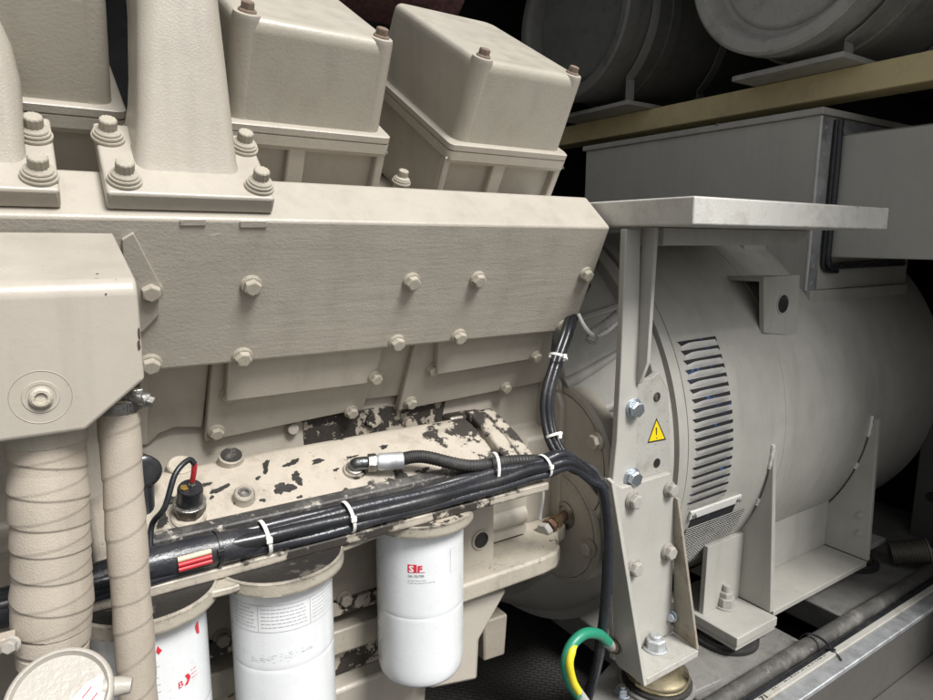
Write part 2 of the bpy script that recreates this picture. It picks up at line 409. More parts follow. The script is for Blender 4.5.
m.build('oil_pan', 'beige', t, .006)
m = MB(); m.prism([at(484, 622, y=.82), at(508, 614, y=.82), at(505, 655, y=.82), at(484, 662, y=.82)], (0, .1, 0)); m.build('pan_corner', 'beige_dark', t, .004)
m = MB(); m.prism([V((.775, .86, -.30)), V((.775, .86, -.62)), V((.775, .95, -.70)), V((.775, 1.5, -.70)), V((.775, 1.5, -.15)), V((.775, .95, -.15))], (.03, 0, 0)); m.build('rear_plate', 'beige', t, .004)
m = MB()       # horizontal casting rolls right of the cooler
m.box(.582, .68, .838, .88, -.513, -.34)
for z, r in ((-.385, .016), (-.478, .018)): m.cyl((.575, .846, z), (.676, .846, z), r, 24)
m.build('casting_rib', 'beige', t)
nB = V((0, -1, 0)); pB = V((0, .930, -.30))
for u, v, y, r in ((292, 428, .88, .009), (352, 446, .855, .013), (372, 420, .85, .012), (410, 424, .85, .012)):
    c = onp(u, v, pB+nB*.004, nB); m = MB(); m.lathe(c, nB, [(-.01, r), (.006, r), (.008, r*.85)], 24); m.build('boss', 'beige_peeled' if u > 300 else 'beige', t)
nB = V((0, -1, 0)); pB = V((0, .930, -.30))
m = MB(); m.prism([onp(u, v, pB+nB*.004, nB) for u, v in ((303, 420), (447, 396), (440, 430), (306, 456))], nB*-.0036); m.build('joint_strip', 'strip_peeled', t, .002)

# ---- intake manifold
t = thing('intake_manifold', 'long beige slanted intake manifold with bolted overhanging face', 'manifold', (.2, .85, -.155))
m = MB()
prof = [(.750, .020), (.827, -.155), (.93, -.155), (.93, .045), (.90, .069), (.807, .069)]
m.loft([xsec(-.45, prof), xsec(.768, prof)])
m.build('manifold_body', 'beige_brushed', t, .0035, 3)
pF = V((.4, .75, .020))
for u, v in ((251, 285), (411, 281), (477, 279), (585, 274), (242, 356), (396, 342), (458, 336), (562, 326), (150, 290), (150, 363)):
    bolt(t, onp(u, v, pF, nF), nF, .0132, 'hex')
m = MB(); m.prism([onp(u, v, pF+nF*.005, nF) for u, v in ((122, 240), (133.5, 233), (161, 286), (160, 314), (143, 332), (128, 332))], nF*-.0048)
m.build('tab_plate', 'beige', t, .001)
for u0, u1, v0, v1 in ((180, 206, 219.5, 226), (240, 267, 221, 228)):
    m = MB(); m.prism([onp(u, v, pF+nF*.0016, nF) for u, v in ((u0, v0), (u1, v0), (u1, v1), (u0, v1))], nF*-.0014); m.build('cast_pad', 'beige_brushed', t, .0008)
# ---- access covers below the manifold
def access_cover(label, flange, raised, bolts, plug=None):
    p0 = V((.4, .866, -.17)); c = V((0, 0, 0))
    for q in flange: c += onp(q[0], q[1], p0, nF)
    t = thing('access_cover', label, 'access cover', c/len(flange), 'access covers under the manifold')
    m = MB(); m.prism([onp(u, v, p0, nF) for u, v in flange], nF*-.014); m.build('flange_plate', 'beige', t, .002)
    m = MB(); m.prism([onp(u, v, p0+nF*.015, nF) for u, v in raised], nF*-.0148); m.build('raised_plate', 'beige', t, .002)
    for u, v, hi in bolts: bolt(t, onp(u, v, p0+nF*(.015 if hi else 0), nF), nF, .0118, 'hex')
    return t
access_cover('beige stepped access cover under the middle of the manifold, directly behind the sensor',
             [(215, 330), (394, 310), (363, 409), (205, 442)], [(229, 330), (394, 310), (374, 383), (226, 402)],
             [(228, 394, 0), (375, 377, 1), (216, 431, 0), (351, 411, 0)])
access_cover('beige stepped access cover under the right end of the manifold, beside the hanging cables',
             [(421, 320), (556, 300), (550, 366), (543, 382), (398, 411)], [(441, 316), (548, 300), (541, 358), (437, 375)],
             [(432, 369, 0), (535, 356, 1), (410, 402, 0), (505, 387, 0)])
t = thing('recess_panel', 'recessed beige panel between the tank and the stepped covers', 'panel', (.2, .88, -.22))
p1 = V((.4, .892, -.2))
m = MB(); m.prism([onp(u, v, p1, nF) for u, v in ((140, 325), (215, 320), (203, 428), (175, 428), (160, 434), (148, 446), (140, 446))], nF*-.03); m.build('panel', 'beige', t, .003)
m = MB(); m.prism([onp(u, v, p1+nF*.0, nF) for u, v in ((386, 305), (424, 305), (400, 396), (358, 401))], nF*-.03); m.build('panel', 'beige', t, .003)
m = MB(); m.prism([onp(u, v, p1+nF*.012, nF) for u, v in ((140, 330), (149, 330), (147, 444), (139, 446))], nF*-.011); m.build('rib', 'beige', t, .001)

# ---- rocker covers on the leaning bank
FP = at(451.5, 143, y=.90)
def hp(a, b, c): return FP + hX*a - hO*b + hN*c        # a along engine, b backwards, c up the bank
GR = 'rocker covers on the cylinder bank'
t = thing('rocker_cover', 'rightmost beige rocker cover with three sides in view, beside the black gap', 'rocker cover', hp(.124, .15, -.03), GR)
m = MB()
def hsec(x0, x1, b0, b1, r, c): return [hp(q.x, q.y, c) for q in rrect(x0, x1, b0, b1, r, 0)]
m.loft([hsec(.0125, .2365, .0095, .337, .018, -.002), hsec(.0150, .2340, .0125, .334, .018, .108), hsec(.0158, .2332, .0145, .333, .018, .117), hsec(.0178, .2312, .0180, .331, .018, .1225), hsec(.0215, .2275, .0230, .328, .017, .1255), hsec(.0265, .2225, .029, .323, .016, .1264)])
m.build('cover', 'beige_dusty', t, 0, smooth=60)
for a, b in ((.0335, .0300), (.2155, .0300)):
    m = MB(); m.lathe(hp(a, b, 0), hN, [(0, .0215), (.005, .0205), (.120, .0178), (.1265, .0165), (.1275, .0150)], 28)
    m.build('corner_post', 'beige', t)
m = MB(); m.loft([hsec(0, .25, 0, .345, .010, -.028), hsec(0, .25, 0, .345, .010, -.014), hsec(.002, .248, .002, .343, .010, -.0138), hsec(.002, .248, .002, .343, .010, -.0118), hsec(0, .25, 0, .345, .010, -.0116), hsec(0, .25, 0, .345, .010, -.003), hsec(.004, .246, .004, .341, .010, 0)])
m.build('flange', 'beige', t, 0, smooth=40)
m = MB(); m.loft([hsec(.012, .238, .018, .335, .006, -.16), hsec(.012, .238, .018, .335, .006, -.027)])
for a0, a1 in ((.002, .012), (.098, .124), (.234, .248)):
    m.prism([hp(a0, .004, -.0275), hp(a1, .004, -.0275), hp(a1, .004, -.15), hp(a0, .004, -.15)], -hO*.02)
m.prism([hp(.002, .004, -.0275), hp(.248, .004, -.0275), hp(.248, .004, -.036), hp(.002, .004, -.036)], -hO*.0195)
m.build('rocker_housing', 'beige', t, .003)
for a, b in ((.0335, .0300), (.2155, .0300)): bolt(t, hp(a, b, .1275), hN, .0115, 'flange', 'rusty_bolt', 'cover_bolt')
rc = t
for k, lab in ((1, 'middle beige rocker cover, right of the tall pedestal on the manifold'), (2, 'leftmost beige rocker cover, between the two tall pedestals')):
    dup(rc, rc.location + V((-.354*k, 0, 0)), lab)
tag(bpy.data.objects.new('capscrew', bolt_mesh('twelve', 'beige_bolt')), 'beige twelve point head bolt standing in the gap between two rocker covers', 'bolt')
o = bpy.data.objects['capscrew']; COL.objects.link(o); o.location = at(401, 183, y=.99); o.scale = (.016,)*3; o.rotation_euler = hN.to_track_quat('Z', 'Y').to_euler()
m = MB(); m.cyl(at(401, 178, y=.99)-hN*.12, at(401, 183, y=.99), .012)
# head deck under the covers
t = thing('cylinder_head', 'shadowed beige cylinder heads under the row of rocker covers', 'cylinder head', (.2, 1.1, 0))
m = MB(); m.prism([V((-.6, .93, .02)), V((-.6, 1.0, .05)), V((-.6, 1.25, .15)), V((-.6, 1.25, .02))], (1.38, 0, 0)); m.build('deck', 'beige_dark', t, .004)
m = MB(); m.cyl(at(401, 178, y=.99)-hN*.12, at(401, 184, y=.99)-hN*.001, .012); m.build('bolt_boss', 'beige', t)

# ---- pedestals standing on the manifold
def pedestal(label, secs, x0, x1, bolts, front):
    p0 = V((.4, .750, .020))+nD*.001
    a = p0 + dD*.010; a.x = x0
    t = thing('exhaust_pedestal', label, 'pedestal', ((x0+x1)/2, .80, .06), 'pedestals bolted to the manifold')
    m = MB(); L = .125
    q = [V((x0, 0, 0))+V((0, a.y, a.z)), V((x1, 0, 0))+V((0, a.y, a.z))]
    m.prism([q[0], q[1], q[1]+dD*L, q[0]+dD*L], nD*.022); m.build('base_plate', 'beige', t, .0035, 3)
    m = MB(); m.loft(secs); m.build('column', 'beige_cast', t, 0, smooth=70)
    for bx, bd in bolts: bolt(t, V((bx, a.y, a.z))+dD*bd+nD*.022, nD, .0165, 'twelve')
    return t
def vsec(x0, x1, y0, y1, z, r, tilt=0):
    return [V((q.x, q.y, z+(q.y-y0)*tilt)) for q in rrect(x0, x1, y0, y1, r, 0)]
pedestal('tall tapered beige pedestal, second from the left, rising between two rocker covers',
         [vsec(.089, .2045, .770, .86, .052, .012, .82), vsec(.091, .2025, .773, .862, .060, .012, .8), vsec(.0945, .200, .776, .866, .08, .014, .6), vsec(.100, .198, .778, .875, .125, .016, .3),
          vsec(.104, .196, .780, .885, .18, .018, 0), vsec(.1095, .1925, .782, .90, .25, .02, 0), vsec(.115, .187, .784, .93, .36, .02, 0), vsec(.118, .184, .79, .95, .46, .02, 0)],
         .0615, .2295, [(.080, .020), (.0735, .095), (.216, .020), (.216, .095)], .77)
pedestal('leftmost beige pedestal with a curved shoulder, cut by the picture edge',
         [vsec(-.13, .000, .770, .86, .052, .012, .82), vsec(-.13, -.002, .776, .866, .08, .014, .6), vsec(-.128, .0005, .778, .88, .15, .018, 0), vsec(-.124, -.004, .780, .90, .183, .02, 0),
          vsec(-.12, -.011, .784, .91, .205, .02, 0), vsec(-.11, -.024, .79, .93, .235, .02, 0), vsec(-.10, -.045, .80, .95, .27, .02, 0), vsec(-.09, -.05, .80, .95, .40, .02, 0)],
         -.16, .0225, [(.007, .020), (.007, .088), (-.14, .02)], .77)

# ---- left tank
YB = .56
t = thing('header_tank', 'beige sheet metal tank with rounded front edge and recessed plug, above the hoses', 'tank', (-.1, .62, -.1))
zt = at(140, 277, y=YB).z
prof = [(YB, 0), (YB, zt-.040), (YB, zt-.0145)] + [(YB+.013-.013*cos(R(a)), zt-.013+.013*sin(R(a))) for a in (0, 20, 40, 60, 76)] + [(.715, .0045), (.724, .0), (.724, -.02)]
xr = at(141, 330, y=YB).x; cb = at(85, 431, y=YB); ca = at(142, 380, y=YB)
# front outline with the chamfered corner, extruded back; top follows the rounded profile
m = MB(); xs = [-.40, cb.x, xr]
def tsec(x, zb): return [V((x, YB, zb))]+[V((x, a, b)) for a, b in prof[1:]]+[V((x, .724, zb))]
m.loft([tsec(-.40, cb.z-.004), tsec(cb.x, cb.z), tsec(xr-.004, ca.z-.003), tsec(xr, ca.z)])
m.build('tank_shell', 'beige_sheet', t, .003, 3)
c = at(41, 397, y=YB)
m = MB(); m.lathe(c, (0, -1, 0), [(-.001, .0208), (.0005, .0198), (-.001, .0186)], 48, cap=False); m.lathe(c, (0, -1, 0), [(-.001, .0128), (.0007, .0118), (.0005, .0095), (-.001, .0085)], 48, cap=False); m.build('dimple', 'beige_sheet', t)
m = MB(); m.lathe(c, (0, -1, 0), [(0, .0078), (.004, .0075), (.0052, .006), (.0052, .0042), (.003, .0038), (.003, 0)], 28); m.build('plug', 'beige_bolt', t)
m = MB(); m.lathe((0, 0, 0), (0, 1, 0), [(0, .001), (.0008, .001)], 6)
for (u, v, rx, rz) in ((139.3, 334, .0011, .0045), (139, 345, .0012, .004), (97, 274, .0012, .0005), (116, 280, .0006, .0005), (106, 294, .0007, .0005), (137, 279, .0006, .0005)):
    c = at(u, v, y=YB-(.0008 if v > 292 else -.006)); q = MB(); q.prism([c+V((rx*cos(a)*random.uniform(.6, 1.2), 0, rz*sin(a)*random.uniform(.7, 1.2))) for a in [2*pi*i/14 for i in range(14)]], (0, .0006, 0)); q.build('paint_chip', 'brown_chip', t)

# ---- wrapped hoses
def wrapped(pts, rad, pitch, n=64, steps=260, amp=.0011, second=0., hand=1):
    P = catmull(pts, 40); Ls = [0]
    for i in range(1, len(P)): Ls.append(Ls[-1]+(P[i]-P[i-1]).length)
    F = frames(P); tot = Ls[-1]; secs = []; j = 0
    for s in range(steps+1):
        d = tot*s/steps
        while j < len(Ls)-2 and Ls[j+1] < d: j += 1
        k = (d-Ls[j])/max(1e-9, Ls[j+1]-Ls[j])
        p = F[j][0].lerp(F[j+1][0], k); a = F[j][1]; b = F[j][2]; ring = []
        for i in range(n):
            th = 2*pi*i/n
            ph = (d/pitch + hand*th/(2*pi) + .10*sin(d*61+1) + .07*sin(th+d*37)) % 1.0
            h = amp*(ph if ph < .93 else (1-ph)/.07*.93)
            if second:
                p2 = (d/pitch*.97 + .37 - hand*th/(2*pi)) % 1.0; h += second*(p2 if p2 < .9 else (1-p2)/.1*.9)
            ring.append(p+(a*cos(th)+b*sin(th))*(rad(s/steps)+h))
        secs.append(ring)
    m = MB(); m.loft(secs); return m
GH = 'wrapped hoses hanging from the tank'
t = thing('wrapped_hose', 'thick beige tape-wrapped hose hanging from the tank at the left edge', 'hose', (-.01, .61, -.42), GH)
def rb(f): return .0272 + .0012*cos(f*40)*.3 - (.0012 if f > .3 and f < .7 else 0) + (.002 if .78 < f < .9 else 0)*sin((f-.78)/.12*pi)
yh = .605
hc = [at((5+88)/2, 436, y=yh), at(49, 490, y=yh), at(52, 560, y=yh), at(53, 625, y=yh)]
wrapped(hc, lambda f: .0279 - .0012*sin(min(1, f/.5)*pi) + .0014*max(0, sin((f-.72)/.28*pi)), .0235, second=.0006).build('hose', 'hose_wrap', t, smooth=80)
m = MB(); d = (hc[-1]-hc[-2]).normalized()
m.lathe(hc[-1]-d*.003, d, [(0, .0255), (.001, .0275), (.018, .0272), (.019, .0255), (.021, .0255), (.022, .0268), (.032, .0265), (.033, .024), (.12, .024)], 56); m.build('hose_end', 'hose_wrap', t)
m = MB(); m.lathe(hc[-1]+d*.001, d, [(0, .0279), (.0008, .0283), (.0128, .0281), (.0135, .0276)], 56, cap=False)
c = at(13, 640, y=.585); m.box(c.x-.010, c.x+.002, c.y-.006, c.y+.006, c.z-.006, c.z+.006); m.build('hose_clamp', 'hose_wrap', t, .001)
bolt(t, c+V((-.001, -.006, 0)), V((-.3, -1, .2)), .007, 'flange', 'cap_paint')
m = MB(); m.lathe(hc[0]+V((0, 0, -.004)), (0, 0, 1), [(0, .0285), (.0008, .0292), (.0125, .0292), (.0132, .0285), (.03, .027)], 56); m.build('hose_clamp', 'beige_bolt', t)
t = thing('wrapped_hose', 'narrow beige spiral-wrapped hose right of the thick one, in front of the left filter', 'hose', (.04, .61, -.5), GH)
hc = [at(118, 398, y=yh), at(121, 450, y=yh), at(127, 540, y=yh), at(133, 620, y=yh), at(140, 720, y=yh)]
wrapped(hc, lambda f: .0158+.0004*sin(f*19), .030, n=48, amp=.0008, hand=-1).build('hose', 'hose_wrap', t, smooth=80)
d = (hc[1]-hc[0]).normalized(); c = hc[0]+d*.001
m = MB(); m.lathe(c, d, [(0, .0172), (.0006, .0178), (.0095, .0178), (.0101, .0172)], 48, cap=False)
for i in range(40):
    a, b, _ = basis(d); th = 2*pi*i/40; q = c+d*.005+(a*cos(th)+b*sin(th))*.0179
    e = (a*-sin(th)+b*cos(th)); m.hexa([q+e*(sx*.0006)+d*(sz*.0034)+(a*cos(th)+b*sin(th))*sr*.0004 for sr in (-1, 1) for sx, sz in ((-1, -1), (1, -1), (1, 1), (-1, 1))])
m.build('hose_clamp', 'steel', t)
sc = at(140, 399, y=.593); m = MB(); m.cyl(sc+V((-.010, .004, .003)), sc+V((.006, -.003, -.001)), .0058, 24); m.box(sc.x-.009, sc.x+.003, sc.y+.001, sc.y+.010, sc.z-.006, sc.z+.008); m.build('worm_screw', 'steel', t, .0008)
bolt(t, sc+V((.005, -.003, -.001)), V((.8, -.55, -.3)), .0066, 'flange', 'steel')

# ---- filler cap
cc = at(60, 698, y=.455); t = thing('filler_cap', 'round beige filler cap with two lugs and a torn label, bottom left corner', 'cap', cc)
ax = V((-.05, -.62, .78)).normalized(); ca_, cb_, _ = basis(ax)
m = MB(); m.lathe(cc, ax, [(-.03, .028), (-.012, .028), (-.010, .0312), (.002, .0312), (.0040, .0304), (.0048, .0288), (.0046, .0279), (.0022, .0268), (.0012, .0261), (.0010, .0), ], 64); m.build('cap', 'cap_paint', t, smooth=50)
hx = (V((1, 0, 0))-ax*ax.x).normalized(); hy = ax.cross(hx)
for s, nm in ((-1, 'lug'), (1, 'lug')):
    m = MB(); q = cc+hx*(s*.031)+hy*(.006 if s < 0 else -.002)-ax*.004
    m.tube([cc+hx*(s*.024)+hy*(.0 if s < 0 else -.002)-ax*.004, cc+hx*(s*.034)+hy*(.002 if s < 0 else -.004)-ax*.004, cc+hx*(s*.0405)+hy*(.004 if s < 0 else -.006)-ax*.004], lambda f: .0072-.0022*f, 16); m.build(nm, 'cap_paint', t, smooth=80)
m = MB(); m.prism([cc+hx*a+hy*b+ax*.0013 for a, b in ((.006, -.004), (.016, .0035), (.0245, .0055), (.0255, -.003), (.022, -.016), (.012, -.024), (.002, -.020))], ax*.0005); m.build('label', 'print_white', t)
for i, (a, b, L) in enumerate(((.012, -.006, .006), (.014, -.012, .007), (.011, -.016, .005))):
    m = MB(); m.prism([cc+hx*(a+dx)+hy*(b+dy+dx*.9)+ax*.0019 for dx, dy in ((0, 0), (L, 0), (L, .0012), (0, .0012))], ax*.0002); m.build('print', 'print_red', t)

# ---- oil cooler housing
t = thing('oil_cooler', 'chipped beige oil cooler housing with black peeling paint, above the cable bundle', 'oil cooler', (.3, .79, -.36))
pr = [(.732, -.352), (.735, -.331), (.742, -.326)] + [(.742+.0*i, -.326) for i in ()]
top = [(.752, -.321), (.775, -.308), (.80, -.295), (.82, -.287), (.84, -.283), (.862, -.290), (.868, -.31), (.868, -.36)]
def cs(x, dz=0, sc=1.): return [V((x, a, -.345+(b+.345)*sc+dz)) for a, b in pr+top]
m = MB(); m.loft([cs(.02, 0, .62), cs(.06, 0, .8), cs(.085, -.006), cs(.10, -.003), cs(.25, .0), cs(.40, .001), cs(.50, 0), cs(.552, 0)]); m.build('housing', 'beige_oily', t, .007, 4, smooth=60)
pe = [(a-.003 if a < .8 else a+.004, b+.010 if b > -.34 else b) for a, b in pr+top]
m = MB(); m.loft([xsec(.553, pe), xsec(.580, pe)]); m.loft([xsec(.5815, [(a, b-.003) for a, b in pe]), xsec(.606, [(a, b-.003) for a, b in pe])]); m.build('end_flange', 'beige_oily', t, .004, 3)
m = MB(); c = at(466, 417, y=.85); m.box(c.x-.035, c.x+.02, .845, .875, c.z-.022, c.z+.006); m.build('lifting_pad', 'steel_dark', t, .008, 3)
bolt(t, at(515, 452, y=.80), (1, -.3, 0), .012, 'flange', 'steel')
def coolz(y):
    P = pr+top
    for (a, b), (c, d) in zip(P, P[1:]):
        if a <= y <= c and c > a: return b+(d-b)*(y-a)/(c-a)
    return -.29
nC = V((0, -.46, .89)).normalized()
for u, v, r, h, hole in ((231, 471, .0155, .014, 0), (244, 505, .0125, .012, 1), (181, 480, .016, .010, 0), (189, 522, .019, .004, 0)):
    yy = {231: .835, 244: .770, 181: .845, 189: .762}[u]; c = at(u, v, y=yy)
    c.z = coolz(yy)-.004
    m = MB(); m.lathe(c, nC, [(-.02, r*1.25), (0, r*1.15), (h*.5, r), (h, r), (h+.0015, r*.9)]+([(h+.0015, r*.55), (h-.004, r*.5)] if hole else []), 32); m.build('boss', 'beige_oily', t)
    if hole:
        m = MB(); m.lathe(c+nC*(h-.003), nC, [(0, r*.62), (.0045, r*.62), (.0045, r*.42), (.001, r*.4)], 24); m.build('plug', 'steel', t)
    elif u == 231:
        m = MB(); m.lathe(c+nC*(h+.0016), nC, [(0, r*.86), (.0012, r*.8)], 28); m.build('plug', 'oil_hole_black', t)
m = MB(); m.prism([V((.045, .7305, -.3425)), V((.045, .7305, -.3245)), V((.045, .744, -.3205)), V((.045, .752, -.3225))], (.52, 0, 0)); m.build('dusty_edge', 'dusty_edge', t, .002)
rnd = random.Random(11)
def chip(u, v, su, sv, ang=0.):
    y = min((.75+.0005*k for k in range(210)), key=lambda q: abs(at(u, v, y=q).z-coolz(q)-.0005)); c = at(u, v, y=y); P = []; n = 44
    ph = [rnd.uniform(0, 6.28) for _ in range(4)]
    for i in range(n):
        a = 2*pi*i/n; k = 1+.30*sin(2*a+ph[0])+.20*sin(3*a+ph[1])+.10*sin(7*a+ph[2])+.09*sin(11*a+ph[3])
        dx, dy = su*k*cos(a), sv*k*sin(a); dx, dy = dx*cos(ang)-dy*sin(ang), dx*sin(ang)+dy*cos(ang)
        yy = min(max(y+dy, .748), .858); P.append(V((c.x+dx, yy, coolz(yy)+.0007)))
    m = MB(); m.prism(P, (0, 0, .0003)); m.build('paint_chip', 'oil_hole_black', t, wn=False)
for q in ((284, 488, .011, .008, .3), (297, 478, .006, .009, -.4), (266, 466, .004, .010, -.5), (292, 463, .010, .004, .2), (258, 478, .003, .002, 0), (220, 489, .010, .003, .2), (206, 484, .005, .002, 0), (263, 500, .003, .002, 0),
          (402, 484, .009, .010, -.3), (336, 470, .004, .002, 0), (352, 457, .007, .002, .1), (318, 461, .010, .003, .1), (172, 500, .004, .003, .4), (163, 520, .006, .006, 0), (236, 500, .004, .003, .8), (250, 493, .003, .005, -.6), (425, 470, .006, .004, .2), (384, 447, .008, .003, .1), (300, 497, .003, .002, 0), (212, 497, .002, .002, 0)): chip(*q)
# ---- sensor
c = at(189, 511, y=.765); nS = V((.02, -.42, .90)).normalized()
t = thing('pressure_sensor', 'black capped pressure sensor in a hex body with red and black wire', 'sensor', c)
m = MB(); m.lathe(c, nS, [(-.006, .0165), (.003, .0165)], 28)
a, b, _ = basis(nS)
m.loft([[c+nS*z+(a*cos(pi/3*i+.2)+b*sin(pi/3*i+.2))*r for i in range(6)] for z, r in ((.002, .0172), (.003, .0185), (.012, .0185), (.0135, .0172))]); m.build('hex_body', 'steel_dark', t, .0008)
m = MB(); m.lathe(c, nS, [(.0135, .0178), (.016, .0178), (.0165, .017)], 36); m.build('crimp_ring', 'steel', t)
m = MB(); m.lathe(c, nS, [(.016, .0143), (.036, .0138), (.038, .0128)], 36); m.build('cap', 'cable_black', t)
e = c+nS*.038
m = MB(); m.lathe(e+b*.0+V((.002, .002, 0)), nS, [(0, .0035), (.003, .0035), (.003, .0022), (.010, .0022)], 16); m.build('terminal', 'steel', t)
m = MB(); m.prism([e+nS*.0004+a*x+b*y for x, y in ((-.004, .003), (.003, .004), (.004, .009), (-.001, .011), (-.005, .008))], nS*.0015); m.build('sealant', 'brass', t)
q = e+nS*.008+V((.002, .002, 0))
m = MB(); m.tube([q, q+nS*.010+V((.001, 0, 0)), q+nS*.022+V((.002, .001, .002))], .0030, 12); m.build('wire_boot', 'red_wire', t, smooth=80)
q2 = q+nS*.022+V((.002, .001, .002))
m = MB(); m.tube([q2, q2+V((-.006, .0, .006)), q2+V((-.022, -.01, -.004)), q2+V((-.036, -.02, -.035)), at(152, 525, y=.73), at(150, 553, y=.72)], .0032, 12); m.build('wire', 'cable_black', t, smooth=80)
# ---- dark connector left of the sensor
c = at(143, 470, y=.80); m = MB(); m.lathe(c, (.1, -1, .1), [(-.03, .016), (0, .018), (.012, .018), (.016, .012)], 28); m.tube([c+V((0, 0, -.01)), c+V((-.002, -.01, -.05)), c+V((.004, -.03, -.085))], .011, 16)
tag(m.build('connector', 'cable_black', base=c), 'black cable connector half hidden behind the narrow hose', 'connector')

# ---- filter head
t = thing('filter_head', 'chipped beige filter head casting whose round lobes carry the white filters', 'filter head', (.2, .74, -.38))
FC = [(.0645, .712, .056), (.2074, .7145, .0592), (.4147, .748, .0617)]
m = MB(); m.box(-.25, .60, .688, .86, -.366, -.3535); m.build('cable_ledge', 'beige_oily', t, .002)
for (x, y, r) in FC:
    m = MB(); m.lathe((x, y, -.382), (0, 0, 1), [(0, r+.003), (.001, r+.0145), (.015, r+.0145), (.0165, r+.012)], 64); m.build('lobe', 'beige_speckled', t, .0)
    m = MB(); m.lathe((x, y, -.3658), (0, 0, 1), [(0, r+.0118), (.0007, r+.0113)], 48); m.build('oil_film', 'beige_peeled' if x > .3 else 'oil_hole_black', t)
m = MB()
m.prism([V((x, y, -.376)) for x, y in ((-.2, .70), (.0, .68), (.14, .668), (.27, .69), (.36, .71), (.47, .73), (.47, .86), (-.2, .86))], (0, 0, .0085)); m.build('web', 'beige_speckled', t, .002)

# ---- filters
GFt = 'oil filters under the filter head'
def oil_filter(i, label, zb, seam=.47):
    x, y, r = FC[i]; t = thing('oil_filter', label, 'oil filter', (x, y, zb), GFt); top = -.3835; h = top-zb
    m = MB(); m.lathe((x, y, zb), (0, 0, 1), [(0, 0), (.0005, r*.84), (.0025, r*.92), (.007, r*.968), (.014, r*.99), (.022, r*.998), (.03, r), (h*seam-.006, r), (h*seam-.0015, r), (h*seam, r*.991), (h*seam+.0015, r*.991), (h*seam+.0035, r), (h*seam+.008, r), (h-.012, r), (h-.004, r*.985), (h, r*.96)], 96); m.build('canister', 'filter_white', t, smooth=50)
    m = MB(); m.lathe((x, y, top-.0005), (0, 0, 1), [(-.0025, r*.975), (.002, r*.975)], 64); m.build('gasket', 'rubber', t)
    vd = math.atan2(-y, -x)
    def mp(sx, sz, lift=.0006):
        th = vd + sx/r; return V((x+(r+lift)*cos(th), y+(r+lift)*sin(th), sz))
    return t, mp, r
def patch_on(t, mp, x0, x1, z0, z1, mat, name, lift=.0004, n=10):
    m = MB(); vs = []; 
    for i in range(n+1):
        s = x0+(x1-x0)*i/n; vs += [mp(s, z0, lift), mp(s, z1, lift)]
    m.add(vs, [(2*i, 2*i+2, 2*i+3, 2*i+1) for i in range(n)]); return m.build(name, mat, t)
# right filter: red and white mark
t, mp, r = oil_filter(2, 'rightmost white oil filter with a red and white SF mark', -.612)
patch_on(t, mp, -.0165, -.0045, -.4358, -.4242, 'print_red', 'logo_square')
text_mesh('S', .0125, 'print_white', 'lettering', lambda a, b: mp(-.0148+a*1.1, -.4345+b, .0008), t, True)
text_mesh('F', .0125, 'print_red', 'lettering', lambda a, b: mp(-.0035+a*1.1, -.4345+b, .0008), t, True)
patch_on(t, mp, -.0045, .0065, -.4358, -.4350, 'print_red', 'logo_line')
text_mesh('OIL FILTER', .0046, 'print_black', 'lettering', lambda a, b: mp(-.0165+a, -.4420+b, .0008), t)
def microprint(t, mp, x0, x1, zs, mat='print_grey', hgt=.0009, fill=.8):
    m = MB()
    for z in zs:
        s = x0; end = x0+(x1-x0)*random.uniform(fill, 1)
        while s < end:
            L = random.uniform(.002, .006); vs = [mp(s, z, .0005), mp(min(s+L, x1), z, .0005), mp(min(s+L, x1), z+hgt, .0005), mp(s, z+hgt, .0005)]
            m.add(vs, [(0, 1, 2, 3)]); s += L+.0011
    return m.build('small_print', mat, t)
microprint(t, mp, -.0165, .008, [-.4475]); microprint(t, mp, -.0165, .020, [-.4510])
m = MB()
for x0, x1, z0, z1 in ((.044, .0444, -.445, -.412), (.044, .056, -.4453, -.445), (.044, .056, -.412, -.4117)): m.add([mp(x0, z0, .0005), mp(x1, z0, .0005), mp(x1, z1, .0005), mp(x0, z1, .0005)], [(0, 1, 2, 3)])
m.build('label_border', 'print_grey', t)
# middle filter: three panels of fine print between two lines
t, mp, r = oil_filter(1, 'middle white oil filter with a band of fine print around it', -.625, .60)
for z in (-.3998, -.4318): patch_on(t, mp, -.090, .090, z, z+.0006, 'print_grey', 'border_line', n=40)
for s in (-.0280, .0307):
    patch_on(t, mp, s, s+.0006, -.4316, -.3998, 'print_grey', 'border_line', n=1)
for x0, x1 in ((-.062, -.031), (-.0245, .0275), (.034, .070)): microprint(t, mp, x0, x1, [-.4045-.0043*k for k in range(6)])
m = MB()
for k in range(70):
    s = random.uniform(-.040, .030); z = -.463+random.gauss(0, .0022)+s*.08; L = random.uniform(.0008, .003)
    m.add([mp(s, z, .0004), mp(s+L, z, .0004), mp(s+L, z+.0004, .0004), mp(s, z+.0005, .0004)], [(0, 1, 2, 3)])
m.build('scratch', 'print_grey', t)
